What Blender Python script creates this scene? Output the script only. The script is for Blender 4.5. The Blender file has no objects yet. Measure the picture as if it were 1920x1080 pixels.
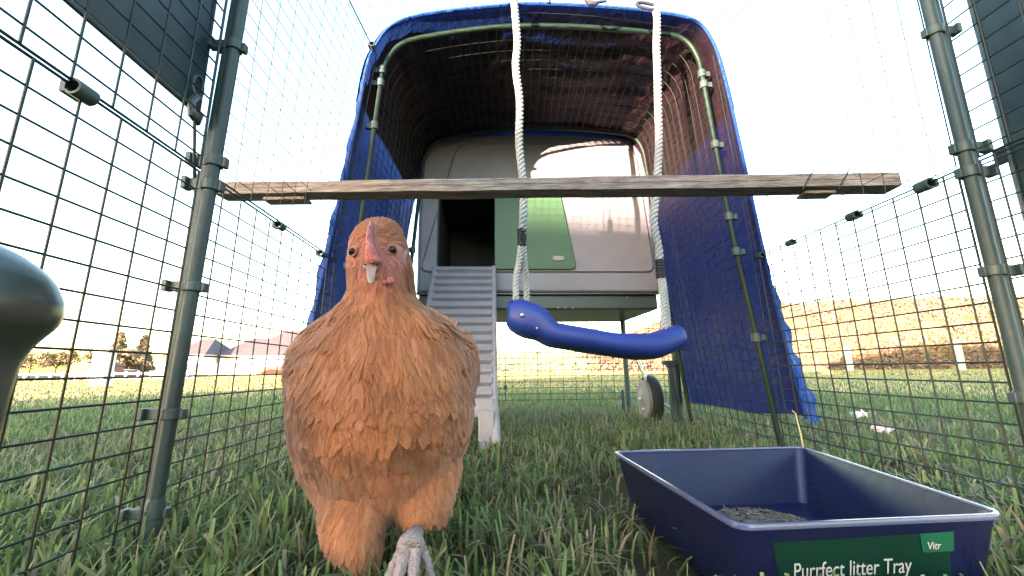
import bpy, bmesh, math, random
import numpy as np
from mathutils import Vector, Matrix, noise
random.seed(7); RNG = np.random.default_rng(11)
SC = bpy.context.scene; COL = SC.collection
R = math.radians; PI = math.pi

# ---------------------------------------------------------------- camera, sky, sun, exposure
p, y, r = R(11.06), R(2.79), R(.57)
F = Vector((math.sin(y)*math.cos(p), math.cos(y)*math.cos(p), math.sin(p)))
Rt = Vector((math.cos(y), -math.sin(y), 0)); Up = Rt.cross(F)
R2 = math.cos(r)*Rt - math.sin(r)*Up; U2 = math.sin(r)*Rt + math.cos(r)*Up
cam = bpy.data.cameras.new('camera'); co = bpy.data.objects.new('camera', cam); COL.objects.link(co)
co.matrix_world = Matrix(((R2.x, U2.x, -F.x, 0), (R2.y, U2.y, -F.y, 0), (R2.z, U2.z, -F.z, .21), (0, 0, 0, 1)))
cam.sensor_width = 36; cam.lens = 36*785/1920; cam.clip_start = .01; cam.clip_end = 3000
SC.camera = co

SUN_EL, SUN_FROM = 3.0, Vector((-.63, -.777))          # the low sun stands behind the camera and to its left
w = bpy.data.worlds.new('World'); SC.world = w; w.use_nodes = True
nt = w.node_tree; sky = nt.nodes.new('ShaderNodeTexSky'); sky.sky_type = 'NISHITA'; sky.sun_disc = False
sky.sun_elevation = R(SUN_EL); sky.sun_rotation = math.atan2(SUN_FROM.x, SUN_FROM.y)
sky.air_density = .9; sky.dust_density = .7; sky.ozone_density = 1.2
bg = nt.nodes['Background']; bg.inputs[1].default_value = .15
nt.links.new(sky.outputs[0], bg.inputs[0])
sl = bpy.data.lights.new('sun', 'SUN'); sl.energy = 2.6; sl.angle = R(.5); sl.color = (1, .73, .54)
so = bpy.data.objects.new('sun', sl); COL.objects.link(so)
d = Vector((-SUN_FROM.x, -SUN_FROM.y, -math.tan(R(SUN_EL)))).normalized()
so.rotation_euler = d.to_track_quat('-Z', 'Y').to_euler()
vs = SC.view_settings; vs.view_transform = 'Standard'; vs.look = 'None'; vs.gamma = 1; vs.use_curve_mapping = False
vs.exposure = 4.4
SC.cycles.max_bounces = 8; SC.cycles.transparent_max_bounces = 12

# ---------------------------------------------------------------- materials
def mat(name, col, rough=.6, spec=.4, metal=0, bump=0, bscale=50, var=0, vscale=8, col2=None, stretch=None, trans=0, attr=None, coat=0, sheen=0):
    m = bpy.data.materials.new(name); m.use_nodes = True; n = m.node_tree; L = n.links; b = n.nodes['Principled BSDF']
    b.inputs['Roughness'].default_value = rough; b.inputs['Specular IOR Level'].default_value = spec; b.inputs['Metallic'].default_value = metal
    b.inputs['Base Color'].default_value = (*col, 1); b.inputs['Coat Weight'].default_value = coat; b.inputs['Sheen Weight'].default_value = sheen
    tc = n.nodes.new('ShaderNodeTexCoord'); mp = n.nodes.new('ShaderNodeMapping'); L.new(tc.outputs['Object'], mp.inputs[0])
    if stretch: mp.inputs['Scale'].default_value = stretch
    out = None
    if attr:
        a = n.nodes.new('ShaderNodeVertexColor'); a.layer_name = attr; out = a.outputs[0]
    if var:
        nz = n.nodes.new('ShaderNodeTexNoise'); nz.inputs['Scale'].default_value = vscale; nz.inputs['Detail'].default_value = 6; nz.inputs['Roughness'].default_value = .62
        L.new(mp.outputs[0], nz.inputs[0])
        rp = n.nodes.new('ShaderNodeValToRGB'); rp.color_ramp.elements[0].position = .36; rp.color_ramp.elements[1].position = .66
        L.new(nz.outputs[0], rp.inputs[0])
        mx = n.nodes.new('ShaderNodeMix'); mx.data_type = 'RGBA'
        c2 = col2 or tuple(c*.45 for c in col)
        if out:
            mx.blend_type = 'MULTIPLY'; mx.inputs[0].default_value = var
            L.new(out, mx.inputs[6]); L.new(rp.outputs[0], mx.inputs[7])
        else:
            mx.inputs[6].default_value = (*c2, 1); mx.inputs[7].default_value = (*col, 1)
            ma = n.nodes.new('ShaderNodeMapRange'); ma.inputs[3].default_value = 1-var; L.new(rp.outputs[0], ma.inputs[0]); L.new(ma.outputs[0], mx.inputs[0])
        out = mx.outputs[2]
    if out: L.new(out, b.inputs['Base Color'])
    if bump:
        nb = n.nodes.new('ShaderNodeTexNoise'); nb.inputs['Scale'].default_value = bscale; nb.inputs['Detail'].default_value = 5
        L.new(mp.outputs[0], nb.inputs[0]); bp = n.nodes.new('ShaderNodeBump'); bp.inputs['Strength'].default_value = bump; bp.inputs['Distance'].default_value = .01
        L.new(nb.outputs[0], bp.inputs['Height']); L.new(bp.outputs[0], b.inputs['Normal'])
    if trans:
        tr = n.nodes.new('ShaderNodeBsdfTranslucent'); ms = n.nodes.new('ShaderNodeMixShader'); ms.inputs[0].default_value = trans
        if out: L.new(out, tr.inputs[0])
        else: tr.inputs[0].default_value = (*col, 1)
        o = n.nodes['Material Output']; L.new(b.outputs[0], ms.inputs[1]); L.new(tr.outputs[0], ms.inputs[2]); L.new(ms.outputs[0], o.inputs[0])
    return m

M = dict(
    pipe=mat('arch_pipe_paint', (.006, .020, .013), .5, .35, var=.5, vscale=30),
    wire=mat('coated_wire', (.006, .014, .011), .5, .5, var=.5, vscale=60),
    pole=mat('green_pole', (.026, .052, .050), .5, .4, var=.6, vscale=30, bump=.15, bscale=60, col2=(.045, .05, .055)),
    clip=mat('clip_plastic', (.065, .095, .095), .4, .5, var=.3, vscale=80, trans=.25),
    rope=mat('white_rope', (.46, .46, .46), .85, .2, bump=.3, bscale=600, var=.25, vscale=120),
    ferrule=mat('dark_ferrule', (.012, .014, .02), .5),
    seat=mat('blue_seat', (.012, .036, .25), .48, .5, bump=.08, bscale=120, var=.35, vscale=22),
    tray=mat('tray_plastic', (.0045, .008, .050), .36, .5, bump=.06, bscale=60, var=.45, vscale=14, col2=(.012, .014, .034)),
    rim=mat('tray_rim_sheen', (.07, .08, .17), .22, .9),  # paler than the basin: sky reflected on the rim, put into its colour
    label=mat('green_label', (.003, .026, .018), .4, .4),
    label2=mat('light_green_label', (.010, .085, .05), .4, .4),
    ink=mat('white_ink', (.45, .45, .43), .6),
    board=mat('old_timber', (.40, .32, .28), .85, .2, var=.75, vscale=9, stretch=(1, 14, 14), bump=.5, bscale=30, col2=(.11, .08, .07)),
    shell=mat('coop_plastic', (.24, .236, .28), .5, .4, bump=.05, bscale=180, var=.3, vscale=7),
    shell_dark=mat('coop_base_plastic', (.06, .075, .07), .35, .5, var=.3, vscale=6),  # dark grey-green plastic of the base tray and seam strip
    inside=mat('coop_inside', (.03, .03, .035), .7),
    ramp=mat('ramp_plastic', (.32, .31, .345), .5, .4, bump=.05, bscale=120, var=.3, vscale=18, col2=(.20, .18, .19)),
    door=mat('door_plastic', (.048, .115, .055), .42, .4, var=.1, vscale=8),
    feeder=mat('feeder_plastic', (.035, .05, .045), .3, .5, bump=.03, bscale=60, var=.2, vscale=12),
    cover=mat('dark_cover', (.03, .06, .075), .35, .5, bump=.3, bscale=9, var=.5, vscale=7, trans=.18),
    steel=mat('steel', (.5, .5, .5), .35, .5, metal=.9, var=.2, vscale=60),
    cord=mat('black_cord', (.02, .02, .03), .6),
    tyre=mat('rubber', (.015, .015, .016), .7), hub=mat('grey_hub', (.2, .19, .2), .5, var=.3, vscale=20),
    bedding=mat('bedding', (.33, .27, .21), .95, .1, var=.9, vscale=70, bump=1, bscale=160, col2=(.10, .08, .07)),
    comb=mat('comb_skin', (.56, .18, .18), .5, .4, bump=.5, bscale=500, var=.35, vscale=150),
    face=mat('face_skin', (.40, .18, .15), .6, .3, bump=.5, bscale=500, var=.4, vscale=120),
    beak=mat('beak_horn', (.29, .19, .165), .35, .5, var=.4, vscale=120, col2=(.36, .22, .17)),
    eye=mat('eye_iris', (.035, .012, .006), .25, .4), pupil=mat('pupil', (.003, .003, .003), .25, .4),
    leg=mat('leg_scales', (.38, .30, .30), .6, .3, bump=.7, bscale=420, var=.5, vscale=160, col2=(.17, .13, .13)),
    claw=mat('claw_horn', (.35, .25, .2), .4),
    brick=mat('brick', (.30, .13, .09), .9, .1, var=.4, vscale=3), white=mat('white_wall', (.72, .68, .64), .9, .1, var=.2, vscale=2),
    slate=mat('slate_roof', (.10, .08, .09), .8, .2, var=.3, vscale=2), redroof=mat('red_roof', (.33, .13, .10), .85, .2, var=.4, vscale=2),
    glass=mat('window_glass', (.05, .06, .08), .1, .6), conc=mat('concrete', (.5, .46, .42), .9, .1, var=.4, vscale=6),
    bark=mat('bark', (.09, .06, .04), .95, .1, var=.5, vscale=10),
    leaf=mat('tree_leaf', (.07, .09, .03), .8, .2, attr='col', trans=.25),
    dry=mat('dry_growth', (.3, .2, .1), .9, .1, attr='col', trans=.2),
    blade=mat('grass_blade', (.07, .12, .03), .55, .3, attr='col', trans=.35),
    stick=mat('straw', (.5, .4, .22), .8), litter=mat('white_film', (.7, .7, .72), .4, trans=.3),
)

# ---------------------------------------------------------------- mesh helpers
class MB:
    def __init__(s): s.v = []; s.f = []
    def add(s, vs, fs):
        o = len(s.v); s.v += [tuple(v) for v in vs]; s.f += [tuple(i+o for i in f) for f in fs]; return s
    def loft(s, rings, closed=True, caps=True):
        o = len(s.v); n = len(rings[0])
        for rg in rings: s.v += [tuple(q) for q in rg]
        for i in range(len(rings)-1):
            for j in range(n if closed else n-1):
                k = (j+1) % n; s.f.append((o+i*n+j, o+i*n+k, o+(i+1)*n+k, o+(i+1)*n+j))
        if caps and closed:
            s.f.append(tuple(o+j for j in range(n))[::-1]); s.f.append(tuple(o+(len(rings)-1)*n+j for j in range(n)))
        return s
    def tube(s, path, rad, n=8, caps=True, flat=None):
        P = [Vector(q) for q in path]; rings = []; up = None
        for i, q in enumerate(P):
            t = (P[min(i+1, len(P)-1)]-P[max(i-1, 0)]).normalized()
            if up is None:
                up = Vector((0, 0, 1)) if abs(t.z) < .9 else Vector((1, 0, 0))
            up = (up-t*up.dot(t)).normalized(); sd = t.cross(up)
            rr = rad[i] if isinstance(rad, (list, tuple)) else rad
            fl = flat or 1
            rings.append([q+(up*math.cos(a)*fl+sd*math.sin(a))*rr for a in [2*PI*j/n for j in range(n)]])
        return s.loft(rings, True, caps)
    def box(s, c, h, rot=None):
        c = Vector(c); vs = []
        for dz in (-1, 1):
            for dx, dy in ((-1, -1), (1, -1), (1, 1), (-1, 1)):
                q = Vector((dx*h[0], dy*h[1], dz*h[2]))
                if rot: q = rot @ q
                vs.append(c+q)
        return s.add(vs, [(3, 2, 1, 0), (4, 5, 6, 7), (0, 1, 5, 4), (1, 2, 6, 5), (2, 3, 7, 6), (3, 0, 4, 7)])
    def ell(s, c, rx, ry, rz, n=16, m=10, rot=None):
        rings = []
        for i in range(1, m):
            a = PI*i/m; rings.append([])
            for j in range(n):
                b = 2*PI*j/n; q = Vector((rx*math.sin(a)*math.cos(b), ry*math.sin(a)*math.sin(b), -rz*math.cos(a)))
                if rot: q = rot @ q
                rings[-1].append(Vector(c)+q)
        return s.loft(rings)
    def build(s, name, m, parent=None, smooth=True, bevel=0, bseg=2, loc=None, sub=0):
        me = bpy.data.meshes.new(name); me.from_pydata(s.v, [], s.f); me.materials.append(m if not isinstance(m, str) else M[m])
        if smooth: me.shade_smooth()
        o = bpy.data.objects.new(name, me); COL.objects.link(o)
        if parent: o.parent = parent; o.matrix_parent_inverse = parent.matrix_world.inverted()
        if bevel:
            b = o.modifiers.new('bevel', 'BEVEL'); b.width = bevel; b.segments = bseg; b.limit_method = 'ANGLE'; b.angle_limit = R(40)
        if sub:
            b = o.modifiers.new('sub', 'SUBSURF'); b.levels = b.render_levels = sub
        if smooth and not sub:
            try: me.set_sharp_from_angle(angle=R(38))
            except Exception: pass
        return o
def tag(o, label=None, cat=None, group=None, kind=None):
    if label: o['label'] = label
    if cat: o['category'] = cat
    if group: o['group'] = group
    if kind: o['kind'] = kind
    return o
def empty(name, loc, label, cat, group=None):
    o = bpy.data.objects.new(name, None); o.location = loc; COL.objects.link(o); o.matrix_world = Matrix.Translation(loc)
    o.empty_display_size = .05
    return tag(o, label, cat, group)
def cr(pts, n=8):                                        # Catmull-Rom through points
    P = [Vector(q) for q in pts]; P = [2*P[0]-P[1]]+P+[2*P[-1]-P[-2]]; out = []
    for i in range(1, len(P)-2):
        for k in range(n):
            t = k/n; a, b, c, e = P[i-1:i+3]
            out.append(.5*((2*b)+(c-a)*t+(2*a-5*b+4*c-e)*t*t+(3*b-a-3*c+e)*t**3))
    return out+[P[-2]]
def apply_mods(o):
    dg = bpy.context.evaluated_depsgraph_get(); me = bpy.data.meshes.new_from_object(o.evaluated_get(dg)); o.modifiers.clear(); o.data = me; return o
def cut(o, c0, c1):
    c = MB().box([(a+b)/2 for a, b in zip(c0, c1)], [abs(b-a)/2 for a, b in zip(c0, c1)]).build('cutter', 'shell', smooth=False)
    m = o.modifiers.new('cut', 'BOOLEAN'); m.object = c; m.operation = 'DIFFERENCE'; m.solver = 'EXACT'
    apply_mods(o); bpy.data.objects.remove(c); return o
def array_mesh(name, V, Fc, m, col=None, uv=None, smooth=True):   # numpy arrays -> mesh (quads)
    me = bpy.data.meshes.new(name); nv, nf = len(V), len(Fc)
    me.vertices.add(nv); me.vertices.foreach_set('co', V.astype(np.float32).ravel())
    me.loops.add(nf*4); me.loops.foreach_set('vertex_index', Fc.astype(np.int32).ravel())
    me.polygons.add(nf); me.polygons.foreach_set('loop_start', np.arange(0, nf*4, 4, dtype=np.int32))
    try: me.polygons.foreach_set('loop_total', np.full(nf, 4, dtype=np.int32))
    except Exception: pass
    me.update(calc_edges=True); me.validate()
    if col is not None:
        a = me.color_attributes.new('col', 'FLOAT_COLOR', 'POINT'); a.data.foreach_set('color', np.concatenate([col, np.ones((nv, 1))], 1).astype(np.float32).ravel())
    if uv is not None:
        u = me.uv_layers.new(name='uv'); u.data.foreach_set('uv', uv[Fc.ravel()].astype(np.float32).ravel())
    if smooth: me.shade_smooth()
    me.materials.append(M[m] if isinstance(m, str) else m)
    o = bpy.data.objects.new(name, me); COL.objects.link(o); return o

# ---------------------------------------------------------------- ground
gm = bpy.data.materials.new('lawn'); gm.use_nodes = True; n = gm.node_tree; L = n.links; b = n.nodes['Principled BSDF']; b.inputs['Roughness'].default_value = 1; b.inputs['Specular IOR Level'].default_value = .1
tc = n.nodes.new('ShaderNodeTexCoord')
def nz(scale, det=8, rough=.7):
    q = n.nodes.new('ShaderNodeTexNoise'); q.inputs['Scale'].default_value = scale; q.inputs['Detail'].default_value = det; q.inputs['Roughness'].default_value = rough; L.new(tc.outputs['Object'], q.inputs[0]); return q
r1 = n.nodes.new('ShaderNodeValToRGB'); e = r1.color_ramp.elements; e[0].position = .35; e[0].color = (.085, .060, .042, 1); e[1].position = .68; e[1].color = (.11, .14, .055, 1)
e = e.new(.52); e.color = (.085, .09, .045, 1)
L.new(nz(26).outputs[0], r1.inputs[0])
r2 = n.nodes.new('ShaderNodeValToRGB'); r2.color_ramp.elements[0].position = .42; r2.color_ramp.elements[0].color = (0, 0, 0, 1); r2.color_ramp.elements[1].position = .7; r2.color_ramp.elements[1].color = (.6, .6, .6, 1)
L.new(nz(.7).outputs[0], r2.inputs[0])
mx = n.nodes.new('ShaderNodeMix'); mx.data_type = 'RGBA'; L.new(r2.outputs[0], mx.inputs[0]); L.new(r1.outputs[0], mx.inputs[6]); mx.inputs[7].default_value = (.16, .15, .06, 1)
L.new(mx.outputs[2], b.inputs['Base Color'])
bp = n.nodes.new('ShaderNodeBump'); bp.inputs['Strength'].default_value = 1; bp.inputs['Distance'].default_value = .02; L.new(nz(60).outputs[0], bp.inputs['Height']); L.new(bp.outputs[0], b.inputs['Normal'])
M['lawn'] = gm
g = MB(); N = 60; ex = [-600, -200, -80]+[-40+80*i/N for i in range(N+1)]+[80, 200, 600]
K = len(ex)
g.v = [(X, Y, (-.01+.012*noise.noise(Vector((X*.6, Y*.6, 0))) if abs(X) < 60 and abs(Y) < 60 else -.01)) for Y in ex for X in ex]
g.f = [(j*K+i, j*K+i+1, (j+1)*K+i+1, (j+1)*K+i) for j in range(K-1) for i in range(K-1)]
tag(g.build('lawn_ground', 'lawn'), kind='structure')

# ---------------------------------------------------------------- run mesh panels
def panel(name, label, A, B, C, D, us, vs_, group, rw=.00125, frame=(1, 1, 1, 1), inner=1, fr=.0015, clips=(), parent_obj=None):
    """A->B along the run (u), A->D upward (v); us / vs_ are wire positions 0..1; inner = side on which the uprights lie"""
    A, B, C, D = map(Vector, (A, B, C, D)); P = lambda u, v: A.lerp(B, u).lerp(D.lerp(C, u), v)
    nrm = (B-A).cross(D-A).normalized()*inner*rw*1.6
    mb = MB()
    for u in us:
        mb.tube([P(u, 0)+nrm, P(u, .5)+nrm+nrm*random.uniform(-.3, .3), P(u, 1)+nrm], rw, 6)
    for v in vs_: mb.tube([P(0, v), P(.5, v), P(1, v)], rw, 6)
    if frame[0]: mb.tube([P(0, 0), P(1, 0)], fr, 8)
    if frame[1]: mb.tube([P(1, 0), P(1, 1)], fr, 8)
    if frame[2]: mb.tube([P(0, 1), P(1, 1)], fr, 8)
    if frame[3]: mb.tube([P(0, 0), P(0, 1)], fr, 8)
    root = empty(name, A, label, 'wire panel', group)
    mb.build('wire_grid', 'wire', root)
    for (u, v, sc) in clips:
        q = P(u, v); t = (B-A).normalized(); c = MB()
        up = Vector((0, 0, 1)); ins = (B-A).cross(D-A).normalized()*inner
        rg = []                                            # a C-shaped snap clip wrapped round the two bars
        for k in range(11):
            a = R(-150+300*k/10); rr = .0085*sc
            rg.append([q+ins*(.004*sc+rr*w_*math.cos(a))+up*(rr*w_*math.sin(a)-.003*sc)+t*tt*.010*sc for w_, tt in ((1, -1), (1, 1), (.72, 1), (.72, -1))])
        c.loft(rg, True, True); c.box(q+ins*(-.006*sc)+up*(-.002), (.0025*sc, .009*sc, .006*sc))
        c.build('clip', 'clip', root)
    return root
def steps(a, b, st, off): 
    L_ = b-a; return [(q-a)/L_ for q in np.arange(off-math.floor((off-a)/st)*st, b, st) if .004 < q-a < L_-.004]
SZ = .0277; SY = .0448
GL, GR, GT = 'mesh panels of the left run wall', 'mesh panels of the right run wall', 'mesh panels roofing the run'
Y0, YP, YA = -.55, .565, 1.055
# left wall
panel('mesh_panel', 'dark wire mesh panel low on the left, between the grey-green feeder and the left pole', (-.412, Y0, 0), (-.412, YP-.012, 0), (-.402, YP-.012, .482), (-.402, Y0, .482),
      steps(Y0, YP, SY, .439), steps(0, .482, SZ, .206), GL, clips=((.845, 1, 1.0),))
panel('mesh_panel', 'upper wire mesh panel on the left in front of the dark teal cover sheet', (-.401, Y0, .486), (-.401, YP-.012, .486), (-.392, YP-.012, 1.136), (-.398, Y0, 1.15),
      steps(Y0, YP, SY, .426), steps(0, .66, .0295, .018), GL)
panel('mesh_panel', 'lower wire mesh panel behind the left pole, running back past the hen', (-.410, YP+.012, 0), (-.412, YA, 0), (-.398, YA, .482), (-.402, YP+.012, .482),
      steps(YP, YA, SY, .638), steps(0, .482, .0272, .206), GL, rw=.0012, clips=((.40, 1, .9), (.80, 1, .9)))
panel('mesh_panel', 'upper wire mesh panel over the left end of the timber perch', (-.401, YP+.012, .488), (-.397, YA, .488), (-.327, YA, 1.09), (-.394, YP+.012, 1.136),
      steps(YP, YA, SY, .618), steps(0, .62, .0295, .018), GL, rw=.00065, clips=((.93, 1, .9),))
# right wall
panel('mesh_panel', 'wire mesh panel at the right edge, in front of the dark cover by the pole', (.708, Y0, 0), (.708, .523, 0), (.700, .523, .498), (.700, Y0, .498),
      steps(Y0, .54, SY, .52), steps(0, .498, .0277, .214), GR, inner=-1)
panel('mesh_panel', 'upper wire mesh panel top right, beyond the right pole beside the dark cover', (.700, Y0, .504), (.700, .523, .504), (.699, .523, 1.15), (.703, Y0, 1.15),
      steps(Y0, .54, SY, .50), steps(0, .64, .0295, .012), GR, inner=-1)
panel('mesh_panel', 'lower wire mesh panel behind the blue tray, between the right pole and the tarpaulin', (.708, .553, 0), (.722, YA, 0), (.700, YA, .498), (.700, .553, .498),
      steps(.54, YA, .0425, .559), steps(0, .498, .0277, .214), GR, rw=.0014, fr=.0016, inner=-1, clips=((.09, 1, 1.1), (.362, 1, 1), (.71, 1, .85), (.93, 1, .85)))
panel('mesh_panel', 'upper wire mesh panel round the right end of the timber perch', (.700, .553, .504), (.700, YA, .504), (.652, YA, 1.14), (.699, .553, 1.15),
      steps(.54, YA, .0425, .57), steps(0, .64, .0295, .012), GR, rw=.00065, fr=.0010, inner=-1)
# roof: two slightly arched halves split at the middle
for nm, lb, a, b_ in (('roof_panel', 'thin wire roof panel over the left half of the run against the white sky', -1, 0), ('roof_panel', 'thin wire roof panel over the right half of the run, above the swing hooks', 0, 1)):
    def rp(u, Y):
        u_ = u; X = .14+u_*(.50 if Y > .9 else .54); return Vector((X, Y, 1.245-.055*u_*u_-(.035 if u_ < 0 else 0)*u_*u_))
    mb = MB()
    for k in range(13):
        u = a+(b_-a)*k/12; mb.tube([rp(u, q) for q in (Y0, .1, .6, YA)], .0005 if k not in (0, 12) else .0010, 5)
    for Y in list(np.arange(Y0, YA, SY))+[YA]:
        mb.tube([rp(a+(b_-a)*k/6, Y)+Vector((0, 0, .0018)) for k in range(7)], .0005, 5)
    rt = empty(nm, rp(a, Y0), lb, 'wire panel', GT); mb.build('wire_grid', 'wire', rt)

# ---------------------------------------------------------------- poles with collars
def run_pole(label, P0, P1, clips, sd):
    P0, P1 = Vector(P0), Vector(P1); ax = (P1-P0).normalized(); root = empty('run_pole', P0, label, 'pole', 'tall green poles of the run')
    P = lambda z: P0+(P1-P0)*((z-P0.z)/(P1.z-P0.z))
    t = MB(); t.tube([P(.02), P(.90)], .0084, 20); t.build('tube', 'pole', root)
    ch = MB(); ch.box(P(.45)+Vector((sd*.0100, -.003, 0)), (.0022, .004, .42), ax.to_track_quat('Z', 'Y').to_matrix()); ch.build('channel', 'pole', root, bevel=.001)
    ft = MB(); ft.tube([P(-.01), P(.055), P(.062)], [.0108, .0108, .0087], 20); ft.build('foot_socket', 'pole', root)
    for z, sz in clips:
        c = MB(); q = P(z)
        rings = []
        for k in range(25):
            a = 2*PI*k/24; rings.append([q+Vector((math.cos(a)*rr, math.sin(a)*rr, dz)) for rr, dz in ((.0087, -.0075*sz), (.0112, -.0075*sz), (.0112, .0075*sz), (.0087, .0075*sz))])
        c.loft(rings, True, False)
        c.box(q+Vector((sd*.0185, -.003, 0)), (.0095, .0028, .0075*sz)); c.box(q+Vector((sd*.029, -.005, 0)), (.0035, .007, .008*sz)); c.box(q+Vector((-sd*.0128, .003, -.001)), (.003, .005, .007*sz))
        c.box(q+Vector((sd*.018, .006, 0)), (.008, .002, .0075*sz))
        c.build('clip', 'clip', root, bevel=.0012)
    return root
run_pole('green steel pole left of the hen, holding the left mesh wall', (-.409, .567, 0), (-.378, .567, .95), ((.691, 1), (.504, 1.1), (.468, 1.1), (.323, .9), (.160, .9), (.045, .8)), -1)
run_pole('green steel pole at the right edge beside the dark cover sheet', (.708, .54, 0), (.697, .54, .95), ((.728, 1), (.528, 1.1), (.489, 1.1), (.340, 1), (.168, 1)), 1)

# ---------------------------------------------------------------- tunnel: arch pipes, mesh, tarpaulin
AR = [(-.412, 0), (-.375, .34), (-.345, .62), (-.318, .98), (-.308, 1.07), (-.262, 1.14), (-.16, 1.175), (0, 1.205), (.14, 1.216), (.32, 1.215), (.50, 1.202), (.575, 1.185), (.612, 1.13), (.625, 1.03), (.655, .62), (.685, .34), (.724, 0)]
def arch(Y, z0=0, off=0, dx=0, dz=0, nn=6):
    return [Vector((q.x+dx, Y, q.y+dz)) for q in cr([(a, b_, 0) for a, b_ in AR], nn)]
for Y, dx, lb in ((1.07, 0, 'front green arch pipe carrying the mouth of the blue tarpaulin tunnel'), (1.61, .028, 'rear green arch pipe close to the coop inside the tarpaulin tunnel')):
    rt = empty('arch_pipe', (.15, Y, 0), lb, 'arch pipe', 'green arch pipes of the tunnel')
    pts = arch(Y, dx=dx); MB().tube(pts, .0076, 10).build('pipe', 'pipe', rt)
    for z in ((.30, .50, .65, .86, 1.053, 1.015) if Y < 1.2 else (.3, .7)):
        for sgn in (-1, 1):
            c = min([q for q in pts if (q.x-.15)*sgn > 0], key=lambda q: abs(q.z-z))
            MB().tube([c-Vector((0, 0, .011)), c+Vector((0, 0, .011))], .0115, 10).box(c+Vector((sgn*.016, .002, 0)), (.008, .006, .008)).build('clip', 'clip', rt, bevel=.001)
mb = MB(); prof = arch(1.08, nn=3); prof2 = arch(1.60, dx=.028, nn=3)
acc = 0
for k in range(len(prof)): pass
PL = [0]
for i in range(1, len(prof)): PL.append(PL[-1]+(prof[i]-prof[i-1]).length)
tot = PL[-1]
for s_ in np.arange(.02, tot, .0285):
    i = max(k for k in range(len(PL)) if PL[k] <= s_); i = min(i, len(prof)-2); t = (s_-PL[i])/(PL[i+1]-PL[i])
    mb.tube([prof[i].lerp(prof[i+1], t), prof2[i].lerp(prof2[i+1], t)], .0011, 5)
for k in range(13):
    t = k/12; mb.tube([prof[i].lerp(prof2[i], t) for i in range(len(prof))], .0011 if k % 4 else .0016, 5)
rt = empty('tunnel_mesh', (.15, 1.08, 0), 'arched wire mesh lining the inside of the blue tarpaulin tunnel', 'wire panel'); mb.build('wire_grid', 'wire', rt)

TP = [(-.455, .10), (-.432, .34), (-.400, .58), (-.362, .875), (-.346, 1.03), (-.325, 1.10), (-.285, 1.165), (-.20, 1.207), (0, 1.243), (.14, 1.256), (.35, 1.252), (.50, 1.240), (.598, 1.215), (.645, 1.145), (.668, 1.02), (.690, .80), (.712, .55), (.738, .30), (.770, .085)]
tm = bpy.data.materials.new('tarpaulin'); tm.use_nodes = True; n = tm.node_tree; L = n.links; pb = n.nodes['Principled BSDF']
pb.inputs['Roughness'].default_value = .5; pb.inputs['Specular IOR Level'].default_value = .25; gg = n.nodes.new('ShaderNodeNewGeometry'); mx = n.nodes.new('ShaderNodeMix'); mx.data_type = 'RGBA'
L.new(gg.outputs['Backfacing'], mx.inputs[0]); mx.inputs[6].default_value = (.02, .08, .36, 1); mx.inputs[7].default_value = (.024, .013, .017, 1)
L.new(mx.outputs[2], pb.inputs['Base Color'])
tr = n.nodes.new('ShaderNodeBsdfTranslucent'); tr.inputs[0].default_value = (.008, .030, .15, 1); ms = n.nodes.new('ShaderNodeMixShader'); ms.inputs[0].default_value = .36
L.new(pb.outputs[0], ms.inputs[1]); L.new(tr.outputs[0], ms.inputs[2]); L.new(ms.outputs[0], n.nodes['Material Output'].inputs[0])
tc = n.nodes.new('ShaderNodeTexCoord'); mp = n.nodes.new('ShaderNodeMapping'); mp.inputs['Scale'].default_value = (1, .6, 1); L.new(tc.outputs['Object'], mp.inputs[0])
q = n.nodes.new('ShaderNodeTexNoise'); q.inputs['Scale'].default_value = 22; q.inputs['Detail'].default_value = 7; q.inputs['Distortion'].default_value = 1.2; L.new(mp.outputs[0], q.inputs[0])
bp = n.nodes.new('ShaderNodeBump'); bp.inputs['Strength'].default_value = .55; bp.inputs['Distance'].default_value = .02; L.new(q.outputs[0], bp.inputs['Height'])
L.new(bp.outputs[0], pb.inputs['Normal']); L.new(bp.outputs[0], tr.inputs['Normal']); M['tarp'] = tm
rt = empty('tarpaulin', (.15, 1.03, 0), 'blue tarpaulin stretched over the arched tunnel in front of the coop', 'tarpaulin')
base = cr([(a, b_, 0) for a, b_ in TP], 7); V = []; NJ = 44
for j in range(NJ+1):
    t = j/NJ; Y = 1.035+.66*t
    for i, q in enumerate(base):
        nx = base[min(i+1, len(base)-1)]-base[max(i-1, 0)]; nn_ = Vector((-nx.y, nx.x, 0)).normalized()
        low = 1 if q.y < .9 else .3
        w_ = .010*noise.noise(Vector((i*.22, Y*3.2, 1)))+.005*noise.noise(Vector((i*.6, Y*9, 4)))+.009*math.sin(Y*38+i*.1)*(.4 if low == 1 else .1)*t
        w_ += (.0035*math.sin(Y*70+2*noise.noise(Vector((i*.15, Y*2, 9))))+.008*noise.noise(Vector((i*.12, Y*11, 2)))) if q.y > 1 else 0
        w_ *= min(1, t*5+.12)
        zz = q.y+nn_.y*w_+(.018*noise.noise(Vector((Y*6, 2, 3)))-.01*t if i < 3 or i > len(base)-4 else 0)
        V.append((q.x+nn_.x*w_+.012*t*(1 if q.x > .15 else -1)*(1-q.y)+(.034*t*min(1, q.y) if q.x < -.2 else 0), Y, zz-(.020*t if q.y > 1 else 0)))
K = len(base); mb = MB(); mb.v = V; mb.f = [(j*K+i, (j+1)*K+i, (j+1)*K+i+1, j*K+i+1)[::-1] for j in range(NJ) for i in range(K-1)]
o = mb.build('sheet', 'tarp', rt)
M['lightblock'] = mat('light_block_sheet', (.012, .016, .06), .5, .3, bump=.3, bscale=14)  # opaque layer added above the tarpaulin to keep the tunnel ceiling dark
mb = MB(); up_ = [i for i, q in enumerate(base) if q.y > .93]; nu_ = len(up_)
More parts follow.
